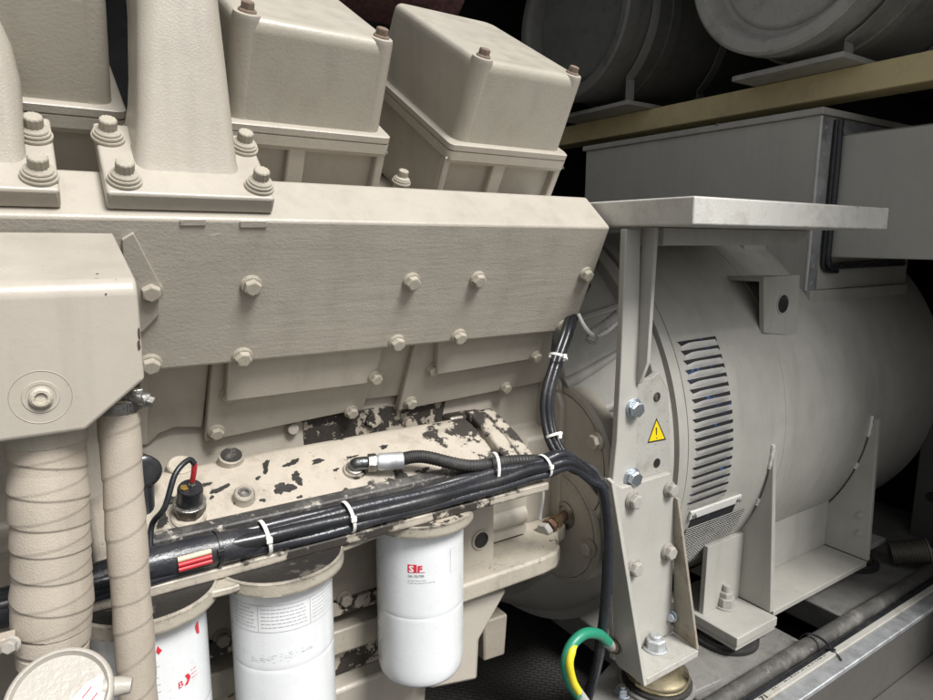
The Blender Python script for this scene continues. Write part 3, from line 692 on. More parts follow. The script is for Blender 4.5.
# left filter: red marks
t, mp, r = oil_filter(0, 'leftmost white oil filter with small red marks, behind the narrow hose', -.60)
text_mesh('B', .0105, 'print_red', 'lettering', lambda a, b: mp(.0205+a, -.4575+b+a*.2, .0008), t)
m = MB(); m.add([mp(a, b, .0008) for a, b in ((.0272, -.4575), (.0312, -.452), (.0285, -.446), (.0325, -.446), (.0350, -.451), (.0312, -.4575))], [(0, 1, 2, 3, 4, 5)]); m.build('logo_arrow', 'print_red', t)
m = MB(); m.add([mp(a, b, .0008) for a, b in ((.0030, -.407), (.0055, -.4105), (.0085, -.407), (.0065, -.4045), (.005, -.401), (.0038, -.404))], [(0, 1, 2, 3, 4, 5)]); m.build('drop_mark', 'print_red', t)
microprint(t, mp, .001, .005, [-.424, -.436, -.444, -.452]); microprint(t, mp, .036, .043, [-.4455, -.450, -.4545], 'print_red', .0006)
m = MB(); m.add([mp(a, b, .0008) for a, b in ((.0455, -.401), (.0505, -.397), (.0515, -.412), (.0475, -.410))], [(0, 1, 2, 3)]); m.build('logo_mark', 'print_red', t)

# ---- cable harness
t = thing('cable_harness', 'thick bundle of black cables strapped along the engine, turning down beside the bracket', 'cables', (.3, .70, -.35))
cy = .700
base = [V((-.30, cy-.01, -.337)), V((-.05, cy-.006, -.338)), V((.10, cy, -.336)), V((.25, cy, -.337)), V((.42, cy, -.337)), V((.55, cy, -.334)), V((.64, cy-.002, -.331))]
down = [at(590, 476, y=.695), at(603, 490, y=.69), at(608, 540, y=.69), at(606, 600, y=.69), at(598, 660, y=.70), at(585, 705, y=.72)]
offs = [(0, .0090), (-.009, .0035), (.006, .000), (-.008, -.0085), (.006, .010)]
for k, (a, b) in enumerate(offs):
    pts = []
    for i in range(15):
        f = i/14*(len(base)-1); q = base[min(int(f), len(base)-2)].lerp(base[min(int(f), len(base)-2)+1], f-min(int(f), len(base)-2))
        pts.append(q+V((0, a+random.uniform(-.0022, .0022), b+random.uniform(-.0026, .0026))))
    tail = down[:5] if k in (0, 4) else down
    pts += [p+V((a*.6, a*.5+b*.3, b*.45 if i == 0 else 0)) for i, p in enumerate(tail)]
    m = MB(); m.tube(pts, .0082 if k in (1, 2) else .0066, 14); m.build('cable', 'tape_black' if k in (0, 3) else 'cable_black', t, smooth=80)
m = MB(); m.tube([p+V((0, 0, 0)) for p in (base[0], base[1], V((.06, cy, -.335)), V((.13, cy-.001, -.335)), V((.18, cy, -.337)))], lambda f: .0178-.004*max(0, f-.85)/.15, 20); m.build('sleeve', 'tape_black', t, smooth=80)
m = MB(); m.tube([p+V((0, .002, 0)) for p in (V((.47, cy, -.336)), V((.56, cy, -.333)), V((.64, cy-.002, -.332)), down[0]+V((0, 0, .002)), down[1])], .0125, 18); m.build('sleeve', 'cable_black', t, smooth=80)
# rising branch beside the flywheel housing
br = [at(586, 285, y=.88), at(577, 303, y=.845), at(570, 328, y=.80), at(558, 362, y=.78), at(549, 395, y=.765), at(549, 420, y=.755), at(556, 445, y=.735), at(572, 466, y=.712), at(590, 474, y=.70)]
for k, (a, b) in enumerate(((0, 0), (.009, .004), (-.008, .003), (.002, .008))):
    m = MB(); m.tube([p+V((a, b, 0)) for p in br], .0056 if k else .0066, 12); m.build('cable', 'cable_black', t, smooth=80)
# exposed wires in the split sleeve
m = MB(); m.tube([V((.092, .6825, -.3290)), V((.125, .6823, -.3280))], .0030, 10, smooth=False); m.build('exposed_wire', 'cream_wire', t)
for dz in (0, -.0052):
    m = MB(); m.tube([V((.092, .6805, -.3340+dz)), V((.125, .6803, -.3330+dz))], .0026, 10, smooth=False); m.build('exposed_wire', 'red_wire', t)
def tie(c, ax, r, mat='tie_white', ry=None, tail=0):
    a, b, d = basis(ax); c = V(c); m = MB(); secs = []
    for i in range(29):
        th = 2*pi*i/28; e = a*cos(th)*r+b*sin(th)*(ry or r); o = e.normalized()
        secs.append([c+e-d*.0022, c+e+d*.0022, c+e+d*.0022+o*.0014, c+e-d*.0022+o*.0014])
    m.loft(secs, False)
    h = c+V((0, -1, .25)).normalized()*r; m.box(h.x-.0034, h.x+.0034, h.y-.0035, h.y+.001, h.z-.003, h.z+.0035)
    m.build('cable_tie', mat, t, .0004)
for x, mat, rr in ((.1345, 'cable_black', .0190), (.186, 'tie_white', .0192), (.287, 'tie_white', .0190), (.598, 'tie_white', .0172)): tie((x, cy, -.336 if x < .5 else -.332), (1, .05, .12 if x > .18 else -.05), rr, mat)
tie(at(558, 357, y=.778), at(553, 380, y=.77)-at(562, 345, y=.782), .0145); tie(at(553, 436, y=.745), at(562, 455, y=.725)-at(550, 420, y=.755), .0145)

# ---- hydraulic hose
t = thing('hydraulic_hose', 'ribbed black hydraulic hose with a steel elbow fitting, lying above the cables', 'hose', (.45, .74, -.31))
el = at(354, 476, y=.775); el.z = coolz(.775)-.001
m = MB(); m.lathe(el, nC, [(-.01, .018), (.001, .016), (.004, .0145)], 30); m.build('port_boss', 'beige_oily', t)
m = MB(); m.lathe(el+nC*.004, nC, [(0, .0115), (.004, .0115), (.005, .010)], 24); m.build('washer', 'steel', t)
p0 = el+nC*.014; hx_ = V((.93, -.33, .0)).normalized()
m = MB(); m.tube([el+nC*.005, el+nC*.012, p0+hx_*.004, p0+hx_*.02], .0088, 16); m.build('elbow', 'fitting_grey', t, smooth=60)
a, b, _ = basis(hx_)
m = MB(); m.loft([[p0+hx_*z+(a*cos(pi/3*i)+b*sin(pi/3*i))*rr for i in range(6)] for z, rr in ((.016, .0115), (.017, .0125), (.027, .0125), (.028, .0115))]); m.build('swivel_nut', 'steel', t, .0006)
m = MB(); m.lathe(p0+hx_*.028, hx_, [(0, .0095), (.004, .0118), (.034, .0118), (.036, .0105)], 28); m.build('crimp_sleeve', 'galvanised', t)
q = p0+hx_*.06
P = catmull([q-hx_*.008, q+V((.03, -.008, .002)), at(470, 466, y=.716), at(515, 461, y=.712), at(560, 461, y=.708), at(588, 468, y=.70), at(600, 480, y=.69)], 60)
m = MB(); secs = []
for i, (p, e1, e2) in enumerate(frames(P)): secs.append([p+(e1*cos(2*pi*k/16)+e2*sin(2*pi*k/16))*(.0085+.0006*(i % 4 < 2)) for k in range(16)])
m.loft(secs); m.build('hose', 'rubber', t, smooth=80)
m = MB(); c = at(492, 473, y=.705); secs = []
for i in range(33):
    th = 2*pi*i/32; e = V((.18*sin(th)*.02, cos(th)*.0155, sin(th)*.0285)); o = V((0, cos(th), sin(th)))
    secs.append([c+e+V((-.0022, 0, 0)), c+e+V((.0022, 0, 0)), c+e+V((.0022, 0, 0))+o*.0015, c+e+V((-.0022, 0, 0))+o*.0015])
m.loft(secs, False); m.build('cable_tie', 'tie_white', t)

# ================================================================== FLYWHEEL HOUSING
YC, ZC, RA = 1.24, -.42, .488
t = thing('flywheel_housing', 'beige bell shaped flywheel housing with two round inspection covers, between engine and generator', 'housing', (.88, YC, -.95))
m = MB(); m.lathe((.79, YC, ZC), (1, 0, 0), [(0, .30), (0, .408), (.012, .418), (.03, .428), (.075, .452), (.12, .470), (.13, .474), (.132, .495), (.165, .495), (.166, .482), (.172, .482), (.172, .3)], 128, cap=False); m.build('bell', 'grey_paint', t, .002)
for a in (8, 38, 52):
    m = MB()
    c0, c1 = cos(R(a)), sin(R(a)); rad = V((0, -c0, c1)); tn = V((0, c1, c0))
    m.prism([V((.79, YC, ZC))+rad*.40+tn*.006, V((.79, YC, ZC))+rad*.425+tn*.006, V((.92, YC, ZC))+rad*.488+tn*.006, V((.92, YC, ZC))+rad*.44+tn*.006], tn*-.012)
    m.build('rib', 'grey_paint', t, .003)
def bp(x, deg, dr=0):
    f = [(.79, .408), (.802, .418), (.82, .428), (.865, .452), (.91, .470), (.92, .474)]
    for (a, b), (c_, d_) in zip(f, f[1:]):
        if a <= x <= c_: rr = b+(d_-b)*(x-a)/(c_-a)
    return V((x, YC-(rr+dr)*cos(R(deg)), ZC+(rr+dr)*sin(R(deg))))
for deg, sk in ((3, 4), (13, 5), (23, 6)):
    m = MB(); m.tube([bp(.792+.126*i/8, deg+sk*i/8, -.0065) for i in range(9)], lambda f: .013-.005*f, 14); m.build('ridge', 'grey_paint', t, smooth=80)
m = MB(); m.lathe((.9205, YC, ZC), (1, 0, 0), [(-.004, .470), (-.004, .4905), (.0, .4905)], 96, a0=R(100), a1=R(220), cap=False, e1=(0, 0, -1)); m.build('scale_band', 'drum_dark', t)
LC, UC = V((.80, .874, -.535)), V((.80, .885, -.405))
def disc(c, r, x, th, mat, name, bev=.002):
    m = MB(); m.lathe((x, c.y, c.z), (-1, 0, 0), [(-.02, r), (th, r), (th+.001, r-.003)], 72); return m.build(name, mat, t, 0)
m = MB(); m.lathe((.792, UC.y, UC.z), (-1, 0, 0), [(-.03, .143), (.000, .143), (.006, .138), (.006, .129), (.000, .127)], 72, cap=False); m.build('cover_rim', 'beige', t)
m = MB(); m.lathe((.791, LC.y, LC.z), (-1, 0, 0), [(-.03, .114), (.004, .114), (.0085, .110), (.0085, .1025), (.003, .102)], 72, cap=False); m.build('cover_rim', 'beige', t)
disc(UC, .1268, .789, .004, 'cover_plate', 'inspection_cover')
disc(LC, .1012, .785, .004, 'cover_plate', 'inspection_cover')
m = MB()
for i in range(60):
    a = 2*pi*i/60
    p = LC+V((0, cos(a)*.093, sin(a)*.093)); p.x = .7800; q = LC+V((0, cos(a)*.099, sin(a)*.099)); q.x = .7800; tn = V((0, -sin(a), cos(a)))*.0008
    m.hexa([p-tn, q-tn, q+tn, p+tn]+[k+V((-.0008, 0, 0)) for k in (p-tn, q-tn, q+tn, p+tn)])
m.build('timing_marks', 'beige', t)
for u, v, r in ((597, 441, .0165), (590, 548, .0165), (553, 458, .015), (557, 385, .014)): bolt(t, at(u, v, x=.7795), (-1, 0, 0), r, 'hex')
c = at(565, 515, x=.7795); m = MB(); m.lathe(c, (-1, 0, 0), [(-.002, .026), (.002, .026), (.003, .018), (-.001, .016)], 36); m.build('seal_ring', 'steel', t)
e = V((-1, -.28, -.12)).normalized()
m = MB(); m.cyl(c, c+e*.062, .0095, 24); m.build('stud', 'rust', t)
a, b, _ = basis(e)
m = MB(); m.loft([[c+e*z+(a*cos(pi/3*i)+b*sin(pi/3*i))*r for i in range(6)] for z, r in ((.028, .014), (.029, .0155), (.040, .0155), (.041, .014))]); m.build('nut', 'gold_zinc', t)
m = MB(); m.loft([[c+e*z+(a*cos(pi/3*i+.4)+b*sin(pi/3*i+.4))*r for i in range(6)] for z, r in ((.046, .014), (.047, .0158), (.056, .0158), (.057, .014))]); m.build('nut', 'rust', t)
m = MB(); m.loft([[c+e*z+(a*cos(pi/3*i+.2)+b*sin(pi/3*i+.2))*r for i in range(6)] for z, r in ((.061, .0140), (.0625, .0155), (.072, .0155), (.074, .0135))]); m.build('stud_cap', 'grey_worn', t)
q0 = at(541, 482, y=.78); m = MB(); m.tube([q0, at(543, 495, y=.775), at(540, 519, y=.77)], .0026, 8); m.build('tie_strip', 'tie_white', t)
# breather hose by the bracket
t = thing('sensor_lead', 'grey braided lead with a white tube, curving behind the vertical bracket bar', 'lead', at(600, 325, y=.80))
m = MB(); m.tube([at(590, 343, y=.80), at(594, 334, y=.80), at(607, 324, y=.805), at(622, 312, y=.81)], lambda f: .0095+.001*sin(f*70), 16, 16); m.build('lead_sleeve', 'drum_grey', t, smooth=80)
m = MB(); m.tube([at(578, 314, y=.81), at(585, 327, y=.80), at(594, 335, y=.795), at(606, 332, y=.795), at(622, 318, y=.80)], .0036, 12); m.build('white_tube', 'tie_white', t, smooth=80)

# ================================================================== ENGINE MOUNT BRACKET
YP = .7235; ZF = -.73
def yp(u, v, d=0): return at(u, v, y=YP+d)
t = thing('mount_bracket', 'grey painted steel bracket with big bolts, two gussets and a yellow warning triangle', 'bracket', (.86, .70, ZF))
m = MB(); m.prism([yp(626, 229), yp(641, 229), yp(638, 384), yp(636, 500), yp(611, 500), yp(617, 440), yp(621, 366)], (0, .012, 0)); m.build('upright_bar', 'grey_paint', t, .0015)
m = MB(); xg = yp(640, 300).x+.001
m.prism([V((xg, YP+.004, .02)), V((xg, at(655, 236, x=xg).y, .02)), at(647, 363, x=xg), at(639, 384, x=xg), V((xg, YP+.004, at(639, 384, x=xg).z))], (.008, 0, 0)); m.build('stiffener', 'grey_paint', t, .001)
m = MB(); m.prism([yp(636, 382, .002), yp(652, 378, .002), yp(659, 372, .002), yp(668, 389, .002), yp(672, 482, .002), yp(636, 492, .002)], (0, .012, 0)); m.build('middle_plate', 'grey_worn', t, .001)
for u, v in ((657, 397), (657, 463)):
    c = yp(u, v, .0014); m = MB(); m.lathe(c, (0, -1, 0), [(-.003, .0085), (.0003, .0085), (.0003, .007)], 28, cap=False); m.lathe(c, (0, -1, 0), [(-.0005, .0078), (.0002, .0078)], 28); m.build('hole', 'oil_hole_black', t)  # dark discs on solid plate, painted shade of two holes
m = MB(); lowp = [yp(606, 478, -.012), yp(622, 488, -.012), yp(671, 473, -.012), yp(676, 494, -.012), yp(671, 626, -.012)]
lowp += [V((.945, YP-.012, ZF)), V((.783, YP-.012, ZF))]
m.prism(lowp, (0, .012, 0)); m.build('lower_plate', 'grey_paint', t, .0015)
yq = YP-.0125
m = MB(); x0 = lowp[0].x
m.hexa([V((x0, yq, lowp[0].z)), V((x0+.008, yq, lowp[0].z)), V((.793, yq, ZF-.004)), V((.785, yq, ZF-.004)), V((x0, yq-.012, lowp[0].z-.004)), V((x0+.008, yq-.012, lowp[0].z-.004)), V((.794, .646, ZF-.010)), V((.786, .646, ZF-.010))]); m.build('gusset', 'grey_paint', t, .001)
x1 = lowp[3].x
m = MB(); m.hexa([V((x1-.006, yq, lowp[3].z-.004)), V((x1, yq, lowp[3].z-.004)), V((.945, yq, ZF)), V((.939, yq, ZF)), V((x1-.006, yq-.008, lowp[3].z-.006)), V((x1, yq-.008, lowp[3].z-.006)), V((.937, .652, ZF)), V((.931, .652, ZF))]); m.build('gusset', 'rusty_plate', t, .001)
m = MB(); m.prism([V((.7945, .648, ZF)), V((.933, .650, ZF)), V((.938, YP-.013, ZF)), V((.79, YP-.013, ZF))], (0, 0, -.013)); m.build('foot_plate', 'grey_worn', t, .0015)
for u, v, r in ((633, 408, .0175), (631, 477, .0175)): bolt(t, yp(u, v, -.0005), (-.1, -1, .0), r, 'hex', 'zinc')
for u, v, r in ((669, 489, .015), (632, 500, .0165), (667, 551, .0165), (633, 567, .0165)): bolt(t, yp(u, v, -.0125), (0, -1, 0), r, 'hex', 'grey_worn')
c = at(672, 616, x=.93); bolt(t, c, (-1, -.3, .2), .011, 'flange', 'zinc')
bolt(t, at(655, 648, z=ZF), (0, 0, 1), .0225, 'stud', 'galvanised')
wp = [(656.5, 418), (647.5, 443), (666, 439.5)]; cx = sum(p[0] for p in wp)/3; cyy = sum(p[1] for p in wp)/3
def wtri(s, d): return [yp(cx+(u-cx)*s, cyy+(v-cyy)*s, d) for u, v in wp]
m = MB(); m.prism(wtri(1.0, .0016), (0, -.0004, 0)); wl = m.build('warning_sign', 'print_black', t)
m = MB(); m.prism(wtri(.84, .0010), (0, -.0002, 0)); m.build('yellow_face', 'sign_yellow', wl)
m = MB(); q = yp(656.3, 427.5, .0006); q1 = yp(656.5, 435, .0006); q2 = yp(656.6, 438, .0006)
m.prism([q+V((-.0015, 0, 0)), q+V((.0015, 0, 0)), q1+V((.0008, 0, 0)), q1+V((-.0008, 0, 0))], (0, -.0002, 0)); m.lathe(q2, (0, -1, 0), [(0, .0013), (.0002, .0013)], 12); m.build('exclamation_mark', 'print_black', wl)
# rubber mount below
mc = V((.877, .694, 0))
t = thing('rubber_mount', 'round gold coloured vibration mount squeezed under the bracket foot', 'mount', (mc.x, mc.y, -.822))
m = MB(); m.lathe((mc.x, mc.y, 0), (0, 0, 1), [(-.787, .046), (-.785, .0565), (-.778, .058), (-.771, .055), (-.763, .047), (-.744, .044)], 64); m.build('cup', 'gold_zinc', t, smooth=50)
m = MB(); m.lathe((mc.x, mc.y, 0), (0, 0, 1), [(-.794, .055), (-.793, .0625), (-.788, .0625), (-.785, .052)], 64); m.build('rubber_ring', 'rubber', t)
m = MB(); m.lathe((mc.x, mc.y, 0), (0, 0, 1), [(-.7995, .068), (-.795, .068), (-.793, .062)], 64); m.build('base_ring', 'skid_paint', t)
bolt(t, at(622, 694, z=-.7995), (0, 0, 1), .0145, 'stud', 'zinc')
# shelf carried by the bracket
t = thing('steel_shelf', 'long flat painted steel shelf with chipped edges, cantilevered over the generator', 'shelf', (1.05, .75, .02))
zb = .0212
m = MB(); m.box(.777, 1.347, .600, 1.02, zb, zb+.0405); m.build('shelf_plate', 'shelf_paint', t, .003, 3)
m = MB(); m.prism([V((.86, .72, zb-.0005)), V((1.30, .72, zb-.0005)), V((1.26, .72, zb-.03)), V((.86, .72, zb-.03))], (0, .05, 0)); m.build('under_rib', 'grey_paint', t, .002)
# earth strap
lg = at(613, 646, x=.774); t = thing('earth_strap', 'green and yellow earth strap looped from the bracket to the skid', 'strap', lg)
pts = [at(608, 642, y=.683), at(598, 634, y=.68), at(584, 634, y=.678), at(571, 646, y=.675), at(566, 664, y=.672), at(570, 682, y=.67), at(578, 694, y=.668)]
m = MB(); m.tube(pts, .0088, 16, 10); m.build('sheath', 'green_sheath', t, smooth=80)
ip = [at(578, 642, y=.6735), at(572.5, 650, y=.6675), at(569.5, 664, y=.664), at(573, 681, y=.6625), at(578.5, 691.5, y=.6625)]
m = MB(); m.tube(ip, lambda f: .0064*min(1, .35+2.2*f), 14, 10); m.build('yellow_stripe', 'yellow_sheath', t, smooth=80)
m = MB(); m.tube([pts[0]+V((-.004, 0, .003)), lg+V((-.01, -.005, .006)), lg+V((-.003, -.002, 0))], lambda f: .0092-.002*f, 14); m.tube([pts[-1]+V((-.001, 0, .004)), at(586, 704, y=.668), at(592, 716, y=.67)], .0085, 14); m.build('crimp_lug', 'drum_grey', t, smooth=80)
m = MB(); m.lathe(lg+V((.006, 0, 0)), V((-1, -.15, .1)), [(0, .015), (.004, .015), (.005, .013)], 28); m.build('lug_ring', 'steel', t)
bolt(t, lg+V((.0, -.001, .001)), V((-1, -.15, .1)), .0115, 'flange', 'rusty_bolt')

# ================================================================== GENERATOR
t = thing('generator', 'big grey barrel shaped generator with louvred vents and welded feet', 'generator', (1.5, YC, -.82))
m = MB(); m.lathe((0, YC, ZC), (1, 0, 0), [(.965, .46), (.966, .497), (.976, .499), (.984, .499), (.986, .490), (1.0, .490), (1.001, .481), (1.0035, .481), (1.0045, RA), (1.33, RA), (1.331, RA+.0012), (1.336, RA+.0012), (1.337, RA), (2.12, RA), (2.15, RA-.02), (2.16, .2)], 180); m.build('barrel', 'grey_paint', t, smooth=30)
def ap(x, deg, lift=0): return V((x, YC-(RA+lift)*cos(R(deg)), ZC+(RA+lift)*sin(R(deg))))
def shell(m, x0, x1, d0, d1, l0, l1, n=10):
    vs = []
    for i in range(n+1):
        d = d0+(d1-d0)*i/n; vs += [ap(x0, d, l0), ap(x1, d, l0), ap(x1, d, l1), ap(x0, d, l1)]
    fs = [(0, 1, 2, 3), (4*n, 4*n+1, 4*n+2, 4*n+3)]
    for i in range(n):
        for k in range(4): fs.append((4*i+k, 4*i+(k+1) % 4, 4*i+4+(k+1) % 4, 4*i+4+k))
    m.add(vs, fs)
NL = 18; D0, D1 = 27.5, -10.5
for i in range(NL):
    d = D0+(D1-D0)*i/(NL-1); pitch = (D0-D1)/(NL-1); xa = 1.022+.002*math.sin(i*1.3); xb = 1.137+.0018*i*(.2)
    m = MB(); m.prism([ap(xa-.002, d, .0005), ap(xb+.001, d+.12*pitch, .0005), ap(xb+.001, d-(.40-.32*i/NL)*pitch, .0005), ap(xa+.006, d-(.50-.32*i/NL)*pitch, .0005)], ap(0, d, .0012)-ap(0, d, .0004)); sl_ = m.build('slot_shade', 'vent_shade', t)  # dark strip on the closed barrel, painted shade of the opening
    m = MB()   # flap: pressed scoop, open along its upper edge
    lo = d-.92*pitch; hi = d-(.32-.28*i/NL)*pitch; n = 8; secs = []
    for k in range(n+1):
        f = k/n; x = xa+.004+(xb-xa-.006)*f; s = min(1, f/.16)*min(1, (1-f)/.06); s = s**.6
        a = lo+(hi-lo)*.0; h = hi-(hi-lo)*.35*(1-s)
        secs.append([ap(x, lo, -.0005), ap(x, (lo+h)/2, .0055*s+.0006), ap(x, h, .0095*s+.0006), ap(x, h-.05*pitch, .0080*s), ap(x, (lo+h)/2-.06*pitch, .002*s-.0002)])
    m.loft(secs); fl_ = m.build('louvre', 'flap_highlight', t, smooth=50)
m = MB(); shell(m, 1.035, 1.20, -13.0, -15.2, .0005, .006); m.build('vent_bar', 'flap_highlight', t, .001)
bolt(t, ap(1.19, -14.1, .006), ap(0, -14.2, 1)-ap(0, -14.2, 0), .005, 'flange', 'steel'); bolt(t, ap(1.045, -14.1, .006), ap(0, -14.2, 1)-ap(0, -14.2, 0), .005, 'flange', 'steel')
m = MB(); shell(m, 1.05, 1.195, -15.5, -18.4, .0008, .0014); m.build('gap_shade', 'vent_shade', t)  # dark strip paints the shade between bar and mesh
m = MB(); shell(m, 1.045, 1.24, -18.5, -36, .0008, .0014, 16); m.build('vent_back_shade', 'vent_shade', t)  # dark sheet behind the mesh, shade put into its colour
m = MB(); 
for i in range(26):
    x = 1.045+.195*i/25; m.tube([ap(x, -18.5-1.75*k, .0022) for k in range(11)], .0007, 4, smooth=False)
for i in range(24):
    dd = -18.5-17.5*i/23; m.tube([ap(1.045, dd, .0022), ap(1.24, dd, .0022)], .0007, 4, smooth=False)
m.build('wire_mesh', 'drum_grey', t)
# feet
ZB = -.8136
def foot(x, tip, yb):
    a_end = math.degrees(math.acos(min(1, (YC-.955)/(RA+.004))))
    a0 = math.degrees(math.asin((tip[1]-.02-ZC)/(RA+.004))); pts = [V((x, yb, ZB)), V((x, tip[0], tip[1]))]
    pts += [V((x, tip[0]+.010, tip[1]+.004))]
    for k in range(17):
        d = a0-4+(-a_end-a0+4)*k/16; pts.append(V((x, YC-(RA+.0035)*cos(R(d)), ZC+(RA+.0035)*sin(R(d)))))
    pts.append(V((x, .955, ZB)))
    m = MB(); m.prism(pts, (.013, 0, 0)); return m.build('foot', 'grey_paint', t, .0015)
foot(1.285, (.748, -.448), .7225); foot(1.716, (.735, -.441), .722)
m = MB()
for x in (1.285, 1.716):     # weld beads at the tips
    for d0, d1 in ((-1.5, -8), (-17, -19)):
        m.tube([ap(x, d0+(d1-d0)*k/6, .002) for k in range(7)], lambda f: .0042+.0005*sin(f*17), 10)
m.build('weld', 'flap_highlight', t, smooth=80)
m = MB(); m.box(1.298, 1.716, .7225, .855, ZB-.014, ZB-.0005); m.build('base_plate', 'grey_paint', t, .0015)
m = MB(); m.box(1.140, 1.2845, .705, .90, ZB-.021, ZB); m.box(1.142, 1.2840, .708, .90, ZB-.032, ZB-.0212); m.build('foot_pad', 'grey_paint', t, .002)
m = MB(); m.box(1.30, 1.716, .832, .842, ZB, -.683); m.build('back_plate', 'grey_paint', t, .001)
m = MB(); m.box(1.155, 1.2845, .80, .812, ZB, -.655); m.build('back_plate', 'grey_paint', t, .001)
m = MB(); m.box(1.7295, 1.90, .76, .90, ZB-.014, ZB-.0005); m.build('foot_pad', 'grey_paint', t, .0015)
bolt(t, at(725, 606, z=ZB), (0, 0, 1), .0235, 'tallstud', 'drum_grey')
for u, v in ((860, 515), (859, 533)): bolt(t, at(u, v, x=1.7155), (-1, 0, 0), .0085, 'flange', 'grey_paint')
# lifting lug
m = MB(); YL = .80; m.prism([at(u, v, y=YL) for u, v in ((764, 277), (800, 275), (797, 336), (764, 333))], (0, .012, 0))
m.prism([V((1.281, YL+.0003, -.0768)), V((1.281, .905, -.0790)), V((1.405, .905, -.0790)), V((1.405, YL+.0003, -.0768))], (0, 0, -.009))
m.build('lifting_lug', 'grey_paint', t, .0015)
m = MB(); m.box(1.400, 1.412, YL+.0125, .90, -.20, -.088); m.build('lug_gusset', 'grey_paint', t, .0015)
c = at(783, 304, y=YL-.0006); m = MB(); m.lathe(c, (0, -1, 0), [(0, .020), (.0004, .020)], 28); m.build('lug_hole_shade', 'oil_hole_black', t)  # dark disc on the uncut plate paints the hole's shade
m = MB(); m.lathe(c, (0, -1, 0), [(-.001, .0235), (.0012, .023), (.0012, .0202), (-.001, .020)], 28, cap=False); m.build('lug_rim', 'grey_paint', t)
# mounts under the feet
for (x, y, lab) in ((1.20, .775, 'round rubber mount under the generator foot nearest the bracket'), (1.79, .80, 'small round mount with a gold cap under the far generator foot')):
    k = thing('generator_mount', lab, 'mount', (x, y, -.87), 'mounts under the generator feet')
    m = MB(); m.lathe((x, y, 0), (0, 0, 1), [(-.868, .072), (-.860, .072), (-.858, .066), (-.852, .064)], 56); m.build('base_ring', 'rubber', k)
    m = MB(); m.lathe((x, y, 0), (0, 0, 1), [(-.852, .05), (-.850, .058), (-.8462, .055)], 56); m.build('cup', 'rubber' if x < 1.5 else 'gold_zinc', k)
# ---- terminal box
t = thing('terminal_box', 'large grey terminal box with a lipped lid, standing on top of the generator', 'box', (1.75, 1.23, -.1))
XB, YF, ZT = 1.533, .85, .302
m = MB(); m.box(XB, 2.05, YF, 1.62, -.118, ZT-.016); m.build('box_body', 'box_grey', t, .0015)
m = MB(); m.prism([V((1.44, .935, -.117)), V((1.44, 1.54, -.117)), V((1.44, 1.50, .05)), V((1.44, .96, .0))], (.092, 0, 0)); m.build('support', 'grey_paint', t, .003)
m = MB(); m.box(XB+.002, 2.03, .836, .95, -.185, -.1185); m.build('skirt', 'grey_paint', t, .0015)
m = MB(); m.box(XB-.008, 2.06, YF-.008, 1.63, ZT-.0155, ZT); m.build('lid', 'grey_paint', t, .002)
m = MB(); m.box(XB+.0015, XB+.044, YF-.003, YF-.0004, -.118, ZT-.018); m.build('corner_strip', 'galvanised', t, .0005)
m = MB(); m.box(XB-.0025, XB+.003, YF-.004, YF+.001, -.118, ZT-.018); m.build('corner_edge', 'flap_highlight', t, .0008)
m = MB(); m.box(XB+.085, 2.0, YF-.003, YF-.0004, ZT-.09, ZT-.018); m.build('top_strip', 'galvanised', t, .0005)
for z in (.26, .20, .11, -.06, -.10):
    c = V((XB+.022, YF-.003, z)); m = MB(); m.lathe(c, (0, -1, 0), [(0, .0045), (.0012, .004), (.0016, .002)], 16); m.build('rivet', 'drum_grey', t)
c = at(717.5, 124.5, x=XB-.0085); bolt(t, c, (-1, 0, 0), .004, 'flange', 'steel', 'screw')
# ---- cable box in front
t = thing('cable_box', 'plain grey cable box hung on the terminal box, cut by the right picture edge', 'box', (1.9, .7, 0))
m = MB(); m.box(1.614, 2.3, .48, .8465, -.039, .246); m.build('box_body', 'box_grey', t, .003)
m = MB(); m.tube([V((1.600, .842, .28)), V((1.604, .842, .15)), V((1.602, .842, 0)), V((1.606, .842, -.045)), V((1.63, .842, -.062)), V((1.70, .842, -.060)), V((2.0, .842, -.058))], .0095, 14); m.build('rubber_edging', 'tape_black', t, smooth=80)
m = MB(); m.tube([V((1.590, .844, .28)), V((1.590, .844, .1)), V((1.588, .844, -.03)), V((1.602, .844, -.068)), V((1.66, .844, -.075))], .0055, 12); m.build('sealant_bead', 'cable_black', t, smooth=80)
m = MB(); m.box(1.6145, 2.3, .4795, .8460, .2462, .2475); m.build('rusty_top_edge', 'rusty_plate', t)

